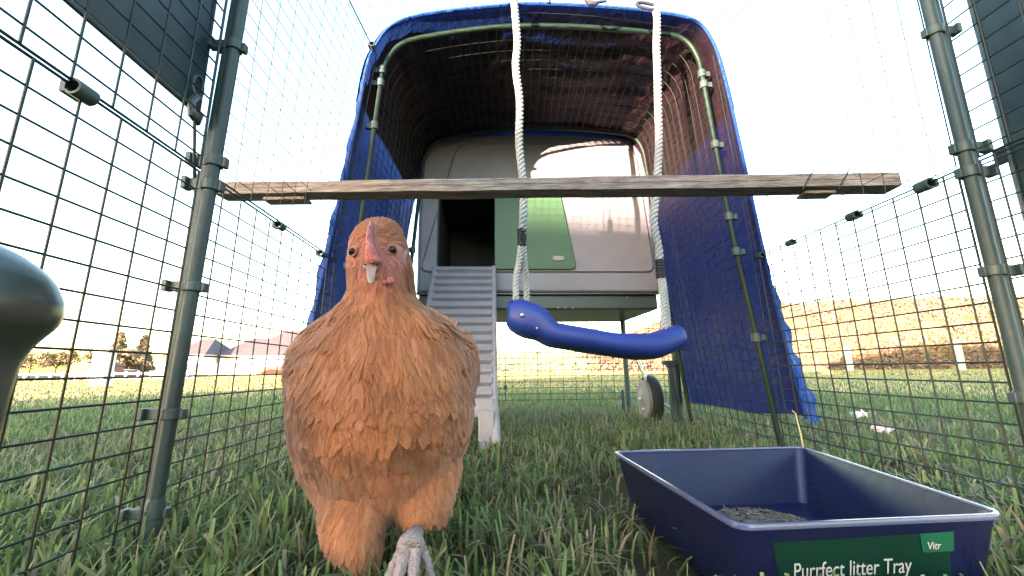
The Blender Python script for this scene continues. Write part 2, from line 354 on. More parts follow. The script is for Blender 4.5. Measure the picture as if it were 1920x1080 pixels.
for j in range(15):
    t = j/14
    for i in up_:
        q = base[i]; nx = base[i+1]-base[i-1]; n_ = Vector((-nx.y, nx.x, 0)).normalized(); n_ = n_ if n_.y > 0 or abs(n_.y) < .3 and (q.x-.15)*n_.x > 0 else -n_
        mb.v.append((q.x+n_.x*.016+(.034*t if q.x < -.2 else 0), 1.045+.655*t, q.y+n_.y*.016-.020*t))
mb.f = [(j*nu_+i, j*nu_+i+1, (j+1)*nu_+i+1, (j+1)*nu_+i) for j in range(14) for i in range(nu_-1)]
mb.build('light_block_sheet', 'lightblock', rt)
# hem folded round the front edge and the loose crumpled flap low on the right
mb = MB(); hem = [Vector((q.x, 1.033, q.y)) for q in base]; mb.tube(hem, .0045, 6); mb.build('hem', 'tarp', rt)
for sgn, name in ((1, 'flap'), (-1, 'flap')):
    mb = MB(); n1 = 34; cols = 7
    for i in range(n1):
        t = i/(n1-1); z = .66-.585*t if sgn > 0 else 1.0-.9*t
        k = min(base, key=lambda q: abs(q.y-z)+(10 if (q.x-.15)*sgn < 0 else 0)); wd = (.004+.046*t) if sgn > 0 else .016+.006*t
        for c in range(cols):
            s_ = c/(cols-1); mb.v.append((k.x+sgn*(s_*wd+.004*noise.noise(Vector((i*.5, c*.8, 7)))*s_), 1.03+.022*s_+.013*noise.noise(Vector((i*.42, c*.5, 3))), z+.006*noise.noise(Vector((i*.9, c, 1)))*s_))
    mb.f = [(i*cols+c, i*cols+c+1, (i+1)*cols+c+1, (i+1)*cols+c)[::-sgn] for i in range(n1-1) for c in range(cols-1)]
    mb.build(name, 'tarp', rt)
# ties on top of the tarpaulin
tp = MB(); tp.tube([(.165, 1.03, 1.255), (.166, 1.02, 1.29), (.166, 1.0, 1.30)], .006, 8); tp.build('tie', 'cord', rt)

# ---------------------------------------------------------------- coop
coop = empty('chicken_coop', (.19, 1.66, .45), 'grey plastic raised chicken coop with green sliding door behind the tunnel', 'chicken coop')
CP = [(-.303, .515), (-.305, .80), (-.300, 1.06), (-.292, 1.12), (-.265, 1.172), (-.20, 1.200), (0, 1.219), (.18, 1.226), (.38, 1.224), (.56, 1.214), (.63, 1.198), (.662, 1.16), (.672, 1.08), (.684, .80), (.694, .515)]
def ringat(Y, s_, cz=.85, cx=.19): return [Vector((cx+(a-cx)*s_, Y, cz+(b_-cz)*s_)) for a, b_ in CP]
mb = MB(); mb.loft([ringat(1.655, .965), ringat(1.66, .985), ringat(1.672, 1), ringat(2.20, 1), ringat(2.23, .96)])
sh = mb.build('shell', 'shell', coop); cut(sh, (-.223, 1.5, .612), (.25, 2.2, .955)); sh.data.shade_smooth(); sh.data.set_sharp_from_angle(angle=R(25))
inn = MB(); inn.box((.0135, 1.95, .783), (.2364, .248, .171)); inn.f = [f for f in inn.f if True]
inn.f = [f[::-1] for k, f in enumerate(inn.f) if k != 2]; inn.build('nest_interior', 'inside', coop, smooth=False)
def rrect(pts, rad, n=5):
    out = []; m = len(pts)
    for i in range(m):
        a, b_, c = Vector(pts[i-1]), Vector(pts[i]), Vector(pts[(i+1) % m]); r_ = rad[i] if isinstance(rad, list) else rad
        p0 = b_+(a-b_).normalized()*r_; p1 = b_+(c-b_).normalized()*r_
        for k in range(n+1):
            t = k/n; out.append((1-t)**2*p0+2*t*(1-t)*b_+t*t*p1)
    return out
def plate(pts, rad, y0, y1, bev=.004):
    P = rrect(pts, rad); c = sum(P, Vector((0, 0)))/len(P)
    def sc_(d_): return [q+(c-q).normalized()*d_ for q in P]
    mb = MB(); mb.loft([[Vector((q.x, y0, q.y)) for q in P], [Vector((q.x, y1+bev, q.y)) for q in P], [Vector((q.x, y1, q.y)) for q in sc_(bev)]]); return mb
fp = plate([(-.292, .597), (.672, .597), (.628, 1.165), (-.150, 1.165)], [.035, .035, .08, .06], 1.662, 1.644, .009).build('front_panel', 'shell', coop)
cut(fp, (-.223, 1.5, .612), (.20, 1.8, .955)); fp.data.shade_smooth(); fp.data.set_sharp_from_angle(angle=R(25))
dr = plate([(.010, .606), (.345, .606), (.283, .96), (.010, .96)], [.004, .028, .02, .004], 1.646, 1.634, .004).build('sliding_door', 'door', coop)
hd = plate([(.246, .641), (.294, .641), (.294, .662), (.246, .662)], .010, 1.636, 1.629, .003).build('handle', 'ramp', dr)
MB().tube([(-.223, 1.642, .608), (.012, 1.642, .608)], .004, 8).build('door_sill', 'shell', coop)
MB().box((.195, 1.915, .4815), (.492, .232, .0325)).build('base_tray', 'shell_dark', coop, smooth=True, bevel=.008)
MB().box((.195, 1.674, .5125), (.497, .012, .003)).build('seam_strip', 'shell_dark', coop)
for X, Y in ((.672, 2.12), (-.28, 2.12), (.745, 1.70), (-.355, 1.70)):
    MB().tube([(X, Y, .455), (X+.006, Y, 0)], .013, 12).build('leg', 'pole', coop)

for X, Y, z in ((.56, 1.683, .500), (.30, 1.683, .458), (.33, 1.683, .455), (.27, 1.683, .457)):
    MB().ell((X, Y, z), .005, .003, .004, 8, 6).build('screw', 'steel', coop)
# wheel on its strut
for sx, X in ((1, .662), (-1, -.27)):
    wh = MB(); C_ = Vector((X, 1.80, .083))
    rings = []
    for k in range(37):
        a = 2*PI*k/36; e_ = Vector((0, math.cos(a), math.sin(a))); rings.append([C_+e_*rr+Vector((xx*1., 0, 0)) for rr, xx in ((.078, -.012), (.090, -.014), (.097, -.006), (.099, .008), (.097, .022), (.090, .030), (.078, .028))])
    wo = MB().loft(rings, True, False).build('wheel', 'tyre', coop)
    hb = MB(); rr_ = [(.010, -.034), (.018, -.033), (.03, -.030), (.060, -.024), (.070, -.026), (.080, -.024), (.0805, .02), (.05, .022), (.01, .022)]
    hb.loft([[C_+Vector((xx, 0, 0))+Vector((0, math.cos(2*PI*j/32), math.sin(2*PI*j/32)))*r_ for j in range(32)] for r_, xx in rr_]); hb.build('hub', 'hub', wo)
    MB().ell(C_+Vector((-.035, 0, 0)), .006, .010, .010, 12, 8).build('axle_cap', 'steel', wo)
    MB().ell(C_+Vector((-.028, -.01, -.04)), .004, .008, .008, 10, 6).build('bolt', 'steel', wo)
    MB().tube([(X-.055, 1.80, .27), (X-.035, 1.79, .235), (X-.012, 1.78, .16)], .008, 10).build('strut', 'steel', coop)
    MB().tube([(X+.03, 1.80, .083), (X+.075, 1.74, .045)], .007, 8).build('axle', 'steel', coop)
tb = MB(); tb.box((.70, 1.645, .232), (.030, .012, .008)); tb.box((.70, 1.645, .11), (.010, .008, .118)); tb.box((.70, 1.645, .219), (.017, .009, .007))
tag(tb.build('t_handle_stake', 'pole', smooth=True, bevel=.002), 'short dark green T-shaped stake in the grass right of the wheel', 'stake')
MB().tube([(.597, 2.2, 0), (.595, 2.2, .15)], .009, 8)
tag(MB().tube([(.63, 2.05, -.01), (.628, 2.05, .10), (.628, 2.05, .11)], [.008, .008, .005], 8).build('ground_peg', 'cord'), 'small dark peg upright in the grass left of the wheel', 'peg')

# ramp
rmp = empty('coop_ramp', (-.11, 1.20, 0), 'grey ribbed plastic ramp leading from the grass up to the coop door', 'ramp')
T0, T1 = Vector((0, 1.630, .612)), Vector((0, 1.245, .125)); XL, XR = -.232, .014
ax = (T1-T0).normalized(); nr = Vector((0, -ax.z, ax.y)).normalized(); nr = nr if nr.y < 0 else -nr
rings = []; NR = 15
for i in range(NR):
    for t_, h in ((0, .001), (.10, .008), (.18, .011), (.45, .0135), (.74, .0175), (.80, .017), (.83, .0005)):
        c = T0.lerp(T1, (i+t_)/NR)+nr*h; rings.append([c+Vector((XL+.014, 0, 0)), c+Vector((XR-.014, 0, 0))])
rings.append([T1+Vector((XL+.014, 0, 0)), T1+Vector((XR-.014, 0, 0))])
back = [rings[0], rings[-1]]
mb = MB()
for i in range(len(rings)-1): mb.add([rings[i][0], rings[i][1], rings[i+1][1], rings[i+1][0]], [(0, 1, 2, 3)])
bk = [T0-nr*.012, T1-nr*.012]; mb.add([bk[0]+Vector((XL, 0, 0)), bk[0]+Vector((XR, 0, 0)), bk[1]+Vector((XR, 0, 0)), bk[1]+Vector((XL, 0, 0))], [(3, 2, 1, 0)])
mb.build('tread', 'ramp', rmp, smooth=False)
for X in (XL+.008, XR-.008):
    pth = [T0+Vector((X, 0, 0)), T1+Vector((X, 0, 0)), Vector((X+(.004 if X > -.1 else -.004), 1.222, .06)), Vector((X+(.008 if X > -.1 else -.008), 1.205, 0))]
    MB().tube(pth, [.011, .011, .0125, .0135], 10).build('side_rail', 'ramp', rmp)
ft = MB(); ft.box((-.109, 1.235, .113), (.114, .008, .018)); ft.box((XL+.03, 1.216, .048), (.022, .008, .052)); ft.box((XR-.03, 1.216, .048), (.022, .008, .052)); ft.box((-.109, 1.226, .092), (.09, .006, .012)); ft.build('foot_frame', 'ramp', rmp, bevel=.004)

# ---------------------------------------------------------------- perch
bdir = Vector((1, -.134, -.033)).normalized(); PB = lambda X: Vector((X, .892-.134*(X+.41), .605-.036*(X+.41)))
a, b_ = PB(-.612), PB(.785); rot = Matrix(((bdir.x, .134, 0), (bdir.y, 1, 0), (bdir.z, 0, 1)))
perch = empty('timber_perch', PB(.1), 'long weathered timber perch across the run above the hen', 'perch')
mb = MB(); rings = []
for i in range(61):
    t = i/60; c = a.lerp(b_, t); h = .0138+.0012*noise.noise(Vector((t*9, 0, 0))); dd = .022; tz = .0015*noise.noise(Vector((t*14, 3, 0)))
    if .57 < t < .80: h += .0008
    f_ = Vector((.13, 1, 0)).normalized()
    rings.append([c+f_*yy*dd+Vector((0, 0, zz*h+tz)) for yy, zz in ((-1, -1), (-1, -.15), (-.93, -.08), (-1, 0), (-1, .55), (-.95, .62), (-1, .7), (-.93, 1), (1, 1), (1, -1))])
mb.loft(rings); mb.build('plank', 'board', perch, bevel=.0012)
mb = MB(); c = a.lerp(b_, .112); mb.box(c+Vector((0, .004, -.0215)), (.048, .016, .0035), rot.normalized()); mb.build('cleat', 'board', perch, bevel=.001)
mb = MB(); c = a.lerp(b_, .90); mb.box(c+Vector((0, .004, -.0205)), (.028, .016, .003), rot.normalized()); mb.build('cleat', 'board', perch, bevel=.001)
for dx in (.60, .665):
    MB().tube([PB(dx)+Vector((0, -.026, -.022)), PB(dx)+Vector((.03, -.026, .022))], .0013, 6).build('tie_wire', 'wire', perch)

# ---------------------------------------------------------------- swing
sw = empty('swing', (.24, .98, .30), 'blue plastic swing seat hanging on two white ropes from the run roof', 'swing')
def twisted(path, rad, name, parent, pitch=.036):
    P = cr(path, 30); mb = MB(); up = Vector((0, 1, 0)); s_ = 0; rings = []
    frames = []
    for i, q in enumerate(P):
        t = (P[min(i+1, len(P)-1)]-P[max(i-1, 0)]).normalized(); u_ = (up-t*up.dot(t)).normalized(); frames.append((q, u_, t.cross(u_), s_))
        if i < len(P)-1: s_ += (P[i+1]-q).length
    for st in range(3):
        mb.tube([q+(u_*math.cos(s_/pitch*2*PI+st*2.094)+v_*math.sin(s_/pitch*2*PI+st*2.094))*rad*.66 for q, u_, v_, s_ in frames], rad*.46, 7)
    return mb.build(name, 'rope', parent)
LT = [(.062, .985, 1.245), (.063, .98, 1.19), (.069, .98, 1.08), (.064, .98, 1.0), (.073, .98, .9), (.070, .98, .78), (.079, .98, .66), (.076, .98, .56), (.073, .98, .535)]
RT_ = [(.458, .985, 1.21), (.460, .98, 1.17), (.452, .98, 1.08), (.448, .98, 1.0), (.442, .98, .9), (.436, .98, .8), (.425, .98, .7), (.414, .98, .63), (.405, .98, .57), (.412, .98, .50), (.412, .98, .47)]
def dense(path): return cr(path, 3)
for path in (LT, RT_):
    twisted(dense(path), .0093, 'rope', sw)
for c, z0, z1 in (((.073, .98), .505, .548), ((.412, .98), .425, .472)):
    mb = MB(); N_ = 9
    zz = [z0+(z1-z0)*k/(N_*3) for k in range(N_*3+1)]
    mb.tube([(c[0], c[1], z) for z in zz], [.0102+(.0014 if (k//2) % 2 else 0) for k in range(len(zz))], 16); mb.build('ferrule', 'ferrule', sw)
twisted([(.071, .98, .512), (.066, .975, .47), (.057, .965, .42), (.056, .958, .37)], .0072, 'rope', sw, .028)
twisted([(.077, .98, .512), (.079, .985, .47), (.084, .995, .42), (.084, 1.0, .37)], .0072, 'rope', sw, .028)
twisted([(.410, .98, .43), (.410, .975, .39), (.405, .965, .34), (.400, .958, .30)], .0072, 'rope', sw, .028)
twisted([(.416, .98, .43), (.420, .985, .39), (.426, .995, .34), (.428, 1.0, .30)], .0072, 'rope', sw, .028)
SD = [(.036, .347, .012, .014), (.040, .347, .027, .030), (.055, .338, .040, .044), (.078, .329, .045, .052), (.100, .322, .044, .056), (.118, .312, .038, .060), (.140, .292, .031, .064), (.18, .284, .030, .066), (.225, .276, .030, .066), (.28, .267, .029, .066), (.335, .262, .032, .066), (.372, .263, .032, .062), (.400, .271, .032, .056), (.425, .280, .030, .050), (.443, .287, .026, .042), (.450, .290, .012, .022)]
sp = cr([(q[0], .98, q[1]) for q in SD], 3); sh_ = cr([(q[2], q[3], 0) for q in SD], 3); rings = []; NS = len(sp)
for i, q in enumerate(sp):
    hh, dy = sh_[i].x, sh_[i].y; tg = (sp[min(i+1, NS-1)]-sp[max(i-1, 0)]).normalized(); up = Vector((0, 0, 1)); up = (up-tg*up.dot(tg)*.6).normalized(); rg = []
    for j in range(28):
        a_ = 2*PI*j/28; cx_, cz = math.cos(a_), math.sin(a_); zz = hh*abs(cz)**.8*(1 if cz > 0 else -1)*(.9 if cz > 0 else 1)
        rg.append(q+Vector((0, 1, 0))*dy*(abs(cx_)**.8*(1 if cx_ > 0 else -1))+up*zz)
    rings.append(rg)
seat = MB().loft(rings).build('seat', 'seat', sw)
MB().ell((.068, .929, .330), .0055, .004, .0055, 10, 6).build('bolt', 'steel', seat)
MB().ell((.100, .926, .300), .003, .003, .003, 8, 6).build('bolt', 'steel', seat)
for X, Z in ((.060, 1.248), (.455, 1.212)):             # spring hooks at the roof
    mb = MB(); mb.tube([(X+.030*math.cos(a_)*1.0-.02, .98, Z+.009*math.sin(a_)-.006+.012*math.cos(a_)*-.5) for a_ in [2*PI*k/20 for k in range(21)]], .0042, 8); mb.build('spring_hook', 'cord', sw)
mb = MB(); mb.tube([(.26, .98, 1.222), (.272, .98, 1.208), (.286, .98, 1.206), (.298, .98, 1.214), (.32, .98, 1.218)], [.004, .008, .007, .004, .003], 8)
tag(mb.build('roof_hook', 'cord'), 'small dark hook at the top edge between the two swing ropes', 'hook')

# ---------------------------------------------------------------- litter tray
tr_ = empty('litter_tray', (.33, .52, 0), 'dark blue litter tray with a rim lightened for sky sheen, lying in the grass', 'litter tray')
rimc = [(.186, .676), (.497, .685), (.440, .367), (.197, .358)]; cx, cy = .330, .52
def tring(s_, z, rad=.016, off=0):
    P = rrect([(cx+(a_-cx)*s_, cy+(b_-cy)*s_) for a_, b_ in rimc], rad, 6); return [Vector((q.x, q.y, z)) for q in P]
mb = MB(); rg = [tring(.80, .004), tring(.86, .004), tring(.885, .012), tring(.975, .078), tring(.985, .0815), tring(.985, .0835), tring(.965, .0835), tring(.955, .080), tring(.865, .016), tring(.845, .010), tring(.70, .0095)]
mb.loft(rg[:], True, True); mb.build('basin', 'tray', tr_)
mb = MB(); mb.loft([tring(.978, .0836), tring(.981, .0856), tring(.996, .0858), tring(1.001, .0845), tring(1.000, .0810), tring(.986, .0810)], True, False); mb.build('rim', 'rim', tr_)
# label wrapped on the near wall
P0, P1 = Vector((.197, .358)), Vector((.440, .367)); e = (P1-P0).normalized()
def onwall(s_, z, out=.001):                            # s_ metres along the near wall, z height
    k = .885+(.975-.885)*(z-.012)/.066; q0 = Vector((cx+(P0.x-cx)*k, cy+(P0.y-cy)*k)); return Vector((q0.x+e.x*s_, q0.y+e.y*s_-out, z))
lb = MB(); lb.add([onwall(.028, .024), onwall(.180, .024), onwall(.184, .072), onwall(.026, .070)], [(0, 1, 2, 3)])
lo = lb.build('label', 'label', tr_, smooth=False)
lb = MB(); lb.add([onwall(.157, .056, .0016), onwall(.186, .056, .0016), onwall(.188, .0725, .0016), onwall(.157, .0718, .0016)], [(0, 1, 2, 3)]); lo2 = lb.build('sticker', 'label2', tr_, smooth=False)
def text(body, s0, z0, size, parent, shear=.25, out=.0022, sx=1):
    cu = bpy.data.curves.new('t', 'FONT'); cu.body = body; cu.size = size; cu.shear = shear; cu.extrude = .0001; cu.offset = 0
    to = bpy.data.objects.new('t', cu); COL.objects.link(to); dg = bpy.context.evaluated_depsgraph_get()
    me = bpy.data.meshes.new_from_object(to.evaluated_get(dg)); bpy.data.objects.remove(to)
    for v in me.vertices:
        q = onwall(s0+v.co.x*sx, z0+v.co.y, out+v.co.z); v.co = q
    me.materials.clear(); me.materials.append(M['ink']); o = bpy.data.objects.new('lettering', me); COL.objects.link(o); o.parent = parent; o.matrix_parent_inverse = parent.matrix_world.inverted(); return o
text('Purrfect litter Tray', .038, .0405, .0180, lo, sx=.76)
text('Vitr', .160, .0590, .0090, lo2, out=.003, sx=.9)
mb = MB(); NB = 26
for i in range(NB+1):
    for j in range(NB+1):
        u, v = i/NB*2-1, j/NB*2-1; rr = math.hypot(u, v); X = .335+u*.085; Y = .555+v*.075
        h = max(0, 1-rr**2)*.016+.003*noise.noise(Vector((X*90, Y*90, 0)))*max(0, 1-rr)
        mb.v.append((X, Y, .0085+h+(0 if rr < .98 else -.003)))
mb.f = [(j*(NB+1)+i, (j+1)*(NB+1)+i, (j+1)*(NB+1)+i+1, j*(NB+1)+i+1) for j in range(NB) for i in range(NB)]
for k in range(260):
    a_ = random.uniform(0, 2*PI); q = math.sqrt(random.random())*.95; c = Vector((.335+math.cos(a_)*q*.083, .555+math.sin(a_)*q*.073, .012+.016*(1-q*q)))
    dd = Vector((random.uniform(-1, 1), random.uniform(-1, 1), random.uniform(-.2, .3))).normalized()*random.uniform(.002, .007); mb.tube([c-dd, c+dd], random.uniform(.0005, .0012), 4)
o = mb.build('bedding', 'bedding'); o.data.flip_normals(); tag(o, 'heap of grey-brown crumbly grit lying inside the blue tray', 'grit', kind='stuff')

# ---------------------------------------------------------------- feeder close to the camera on the left
fd = empty('feeder', (-.40, .28, .16), 'grey-green plastic feeder hanging on the left wire mesh, cut by the picture edge', 'feeder')
prof = [(.09, .070), (.10, .080), (.13, .086), (.16, .089), (.19, .091), (.215, .093), (.226, .096), (.235, .101), (.246, .109), (.256, .1115), (.266, .110), (.280, .103), (.293, .090), (.304, .072), (.312, .048), (.316, .02)]
rings = []
for z, rr in [(q.x, q.y) for q in cr([(a_, b_, 0) for a_, b_ in prof], 3)]:
    rg = []
    for j in range(48):
        a_ = 2*PI*j/48; cxx, cyy = math.cos(a_), math.sin(a_); k = 2.6
        d_ = (abs(cxx)**k+abs(cyy)**k)**(-1/k); rg.append(Vector((-.430+rr*d_*cxx*(1.0 if cxx > 0 else .05), .29+rr*.72*d_*cyy, z)))
    rings.append(rg)
MB().loft(rings).build('hopper', 'feeder', fd)
rings = []
for z, rr in ((.150, .0875), (.148, .0890), (.156, .0902), (.163, .0895), (.165, .0885)):
    rings.append([Vector((-.430+rr*d_*math.cos(a_)*(1 if math.cos(a_) > 0 else .05), .29+rr*.74*d_*math.sin(a_), z)) for a_ in [2*PI*j/48 for j in range(48)] for d_ in [(abs(math.cos(a_))**2.6+abs(math.sin(a_))**2.6)**(-1/2.6)]])
MB().loft(rings, True, False).build('lip', 'feeder', fd)
for Y in (.25, .32): MB().tube([(-.398, Y, .29), (-.408, Y, .30), (-.417, Y, .295), (-.418, Y, .28)], .003, 8).build('hook', 'cord', fd)

# ---------------------------------------------------------------- dark covers and the bungee cord
def sheet(name, label, X, y0, y1, z0, z1, seed, tabs=()):
    mb = MB(); nu, nv = 40, 24
    for t in (0, 1):
        for j in range(nv+1):
            for i in range(nu+1):
                Y = y0+(y1-y0)*i/nu; z = z0+(z1-z0)*j/nv
                mb.v.append((X+.006*noise.noise(Vector((Y*5, z*5, seed)))+t*.0012, Y, z))
    K = nu+1; H_ = K*(nv+1)
    for j in range(nv):
        for i in range(nu):
            a_ = j*K+i; mb.f.append((a_, a_+K, a_+K+1, a_+1)); mb.f.append((a_+H_, a_+1+H_, a_+K+1+H_, a_+K+H_))
    rt = empty(name, (X, y1, z0), label, 'cover sheet', 'dark weather covers on the run'); mb.build('sheet', 'cover', rt)
    ed = MB(); ed.tube([(X, y0, z0), (X, y1, z0)], .003, 6); ed.tube([(X, y1, z0), (X, y1, z1)], .003, 6); ed.build('hem', 'cover', rt)
    for z in tabs: MB().box((X, y1+.008, z), (.0015, .010, .012)).build('tab', 'cover', rt, bevel=.003)
    return rt
sheet('run_cover', 'dark teal cover sheet behind the upper left mesh, top left corner', -.424, -.55, .566, .576, .85, 1)
sheet('run_cover', 'dark cover sheet behind the mesh at the upper right corner', .722, -.55, .505, .30, 1.12, 5, tabs=(.50, .8))
bg_ = empty('bungee_cord', (-.42, .545, .60), 'thin bungee cord with a hook tied from the left cover corner to the pole', 'bungee cord')
X = -.414
MB().tube([(X, .545+.010*math.cos(a_), .606+.016*math.sin(a_)) for a_ in [2*PI*k/16 for k in range(17)]], .0022, 8).tube([(X, .545, .592), (X, .537, .578), (X, .541, .560), (X, .553, .556), (X, .556, .570)], .005, 8).build('hook', 'clip', bg_)
MB().tube([(X, .546, .565), (X, .553, .53), (X, .557, .505), (X, .563, .475), (X, .572, .445), (X, .580, .432)], .0020, 8).tube([(X, .560, .49), (X, .572, .46), (X, .586, .433)], .002, 8).build('cord', 'cord', bg_)

# ---------------------------------------------------------------- wire fence behind the coop
fb = MB()
for k in range(36): fb.tube([(-1.2+.083*k, 2.75, 0), (-1.2+.083*k, 2.75, .62)], .0022, 5)
for k in range(17): fb.tube([(-1.2, 2.752, .02+.0375*k), (1.7, 2.752, .02+.0375*k)], .0022, 5)
rt = empty('wire_fence', (-1.2, 2.75, 0), 'low wire mesh fence closing the run behind the raised coop', 'fence'); fb.build('wire_grid', 'wire', rt)
MB().tube([(.085, 2.745, 0), (.085, 2.745, .30)], .0026, 6).box((.085, 2.742, .10), (.010, .006, .014)).build('clip', 'cord', rt)

tag(MB().tube([(.506, .695, .07), (.508, .70, .10), (.511, .71, .133), (.507, .712, .138)], [.0012, .0013, .001, .0008], 6).build('straw_stalk', 'stick'), 'dry yellow stalk standing behind the far corner of the blue tray', 'stalk')

# ---------------------------------------------------------------- the hen
HR = [(.381,-.127,.007,.462,.456,.468),(.379,-.127,.0145,.462,.450,.474),(.374,-.128,.0225,.462,.442,.482),(.365,-.129,.0285,.462,.435,.489),(.353,-.129,.0330,.462,.430,.494),(.338,-.128,.0365,.464,.429,.498),(.323,-.126,.0385,.466,.430,.503),(.309,-.125,.0385,.470,.436,.510),
(.298,-.126,.042,.478,.440,.520),(.287,-.126,.050,.487,.440,.535),(.276,-.127,.066,.500,.438,.56),(.264,-.130,.087,.515,.434,.60),(.246,-.134,.102,.530,.428,.64),(.227,-.134,.108,.530,.421,.66),(.204,-.132,.110,.530,.415,.67),(.178,-.129,.111,.530,.408,.67),(.151,-.127,.109,.530,.412,.66),
(.127,-.127,.104,.530,.424,.65),(.106,-.130,.096,.530,.439,.63),(.086,-.129,.086,.525,.456,.61),(.071,-.128,.076,.520,.470,.59),(.060,-.127,.062,.510,.480,.57)]
mb = MB(); rings = []
for z, xc, w_, yc, yf, yb in HR:
    rg = []; w_ -= .0032 if z > .30 else .0062; yf += .004
    for j in range(40):
        a_ = 2*PI*j/40; c_, s_ = math.cos(a_), math.sin(a_); rg.append(Vector((xc+w_*c_, yc+((yb-yc) if s_ > 0 else (yc-yf))*s_, z)))
    rings.append(rg)
mb.loft(rings)
# rump and tail, thighs
mb.loft([[Vector((-.127+a_*math.cos(t), Y+.02*math.sin(t)*0, zc+b_*math.sin(t))) for t in [2*PI*j/32 for j in range(32)]] for Y, zc, a_, b_ in ((.50, .17, .08, .08), (.56, .175, .094, .092), (.64, .185, .092, .088), (.70, .20, .082, .075), (.75, .225, .055, .055), (.79, .255, .032, .042), (.82, .28, .016, .028))])
def cone(P, rad): mb.tube(cr(P, 4), [x.x for x in cr([(q, 0, 0) for q in rad], 4)], 20)
cone([(-.150, .515, .11), (-.146, .495, .075), (-.138, .475, .050), (-.129, .465, .030), (-.127, .464, .021)], [.05, .038, .028, .018, .010])
cone([(-.085, .525, .11), (-.082, .512, .085), (-.076, .498, .064), (-.073, .488, .052)], [.050, .040, .031, .019])
mb.ell((-.118, .520, .078), .058, .042, .034, 24, 14)
for sx in (-1, 1): mb.ell((-.129+sx*.080, .600, .200), .026, .110, .066, 24, 14, Matrix.Rotation(sx*R(-5), 3, 'Z') @ Matrix.Rotation(sx*R(4), 3, 'Y'))
body = mb.build('hen_proto', 'leaf', smooth=True); rm = body.modifiers.new('r', 'REMESH'); rm.mode = 'VOXEL'; rm.voxel_size = .0036
sm_ = body.modifiers.new('s', 'SMOOTH'); sm_.factor = .5; sm_.iterations = 6
apply_mods(body); body.name = 'body'; me = body.data
hen = empty('hen', (-.127, .47, 0), 'buff orange hen walking towards the camera with one foot raised', 'hen')
body.parent = hen; body.matrix_parent_inverse = hen.matrix_world.inverted()
nvt = len(me.vertices); VC = np.empty(nvt*3); me.vertices.foreach_get('co', VC); VC = VC.reshape(-1, 3)
N0 = np.empty(nvt*3); me.vertices.foreach_get('normal', N0); N0 = N0.reshape(-1, 3)
dsp = np.array([noise.noise(Vector((a*26, b_*26, c*21)))*.0034+noise.noise(Vector((a*60, b_*60, c*45)))*.0014 for a, b_, c in VC.tolist()])*np.where(VC[:, 2] > .30, .25, 1); dsp[VC[:, 2] < .02] = 0
VC = VC+N0*dsp[:, None]; me.vertices.foreach_set('co', VC.astype(np.float32).ravel()); me.update()
def facemask(P):                                        # bare pink skin round the eyes and the beak
    a = np.exp(-(((P[:, 0]+.125)/.026)**2+((P[:, 2]-.320)/.022)**2)*1.0)*(P[:, 1] < .455)
    b1 = np.exp(-(((P[:, 0]+.154)/.012)**2+((P[:, 2]-.333)/.015)**2+((P[:, 1]-.447)/.022)**2))
    b2 = np.exp(-(((P[:, 0]+.104)/.013)**2+((P[:, 2]-.334)/.016)**2+((P[:, 1]-.442)/.022)**2))
    c = np.exp(-(((P[:, 0]+.128)/.008)**2+((P[:, 2]-.350)/.022)**2))*(P[:, 1] < .455)
    return np.clip(a+b1+b2+c*.8, 0, 1)
fm = facemask(VC)[:, None]; base_c = np.array([.37, .155, .076]); skin = np.array([.56, .235, .205])
colr = base_c*(1-fm)+skin*fm; ca = me.color_attributes.new('col', 'FLOAT_COLOR', 'POINT'); ca.data.foreach_set('color', np.concatenate([colr, np.ones((nvt, 1))], 1).astype(np.float32).ravel())
fmat = mat('hen_feather', (.5, .2, .1), .85, .12, attr='col', var=.30, vscale=700, bump=.25, bscale=900, trans=.12, sheen=.25)
me.materials.clear(); me.materials.append(fmat); me.shade_smooth()
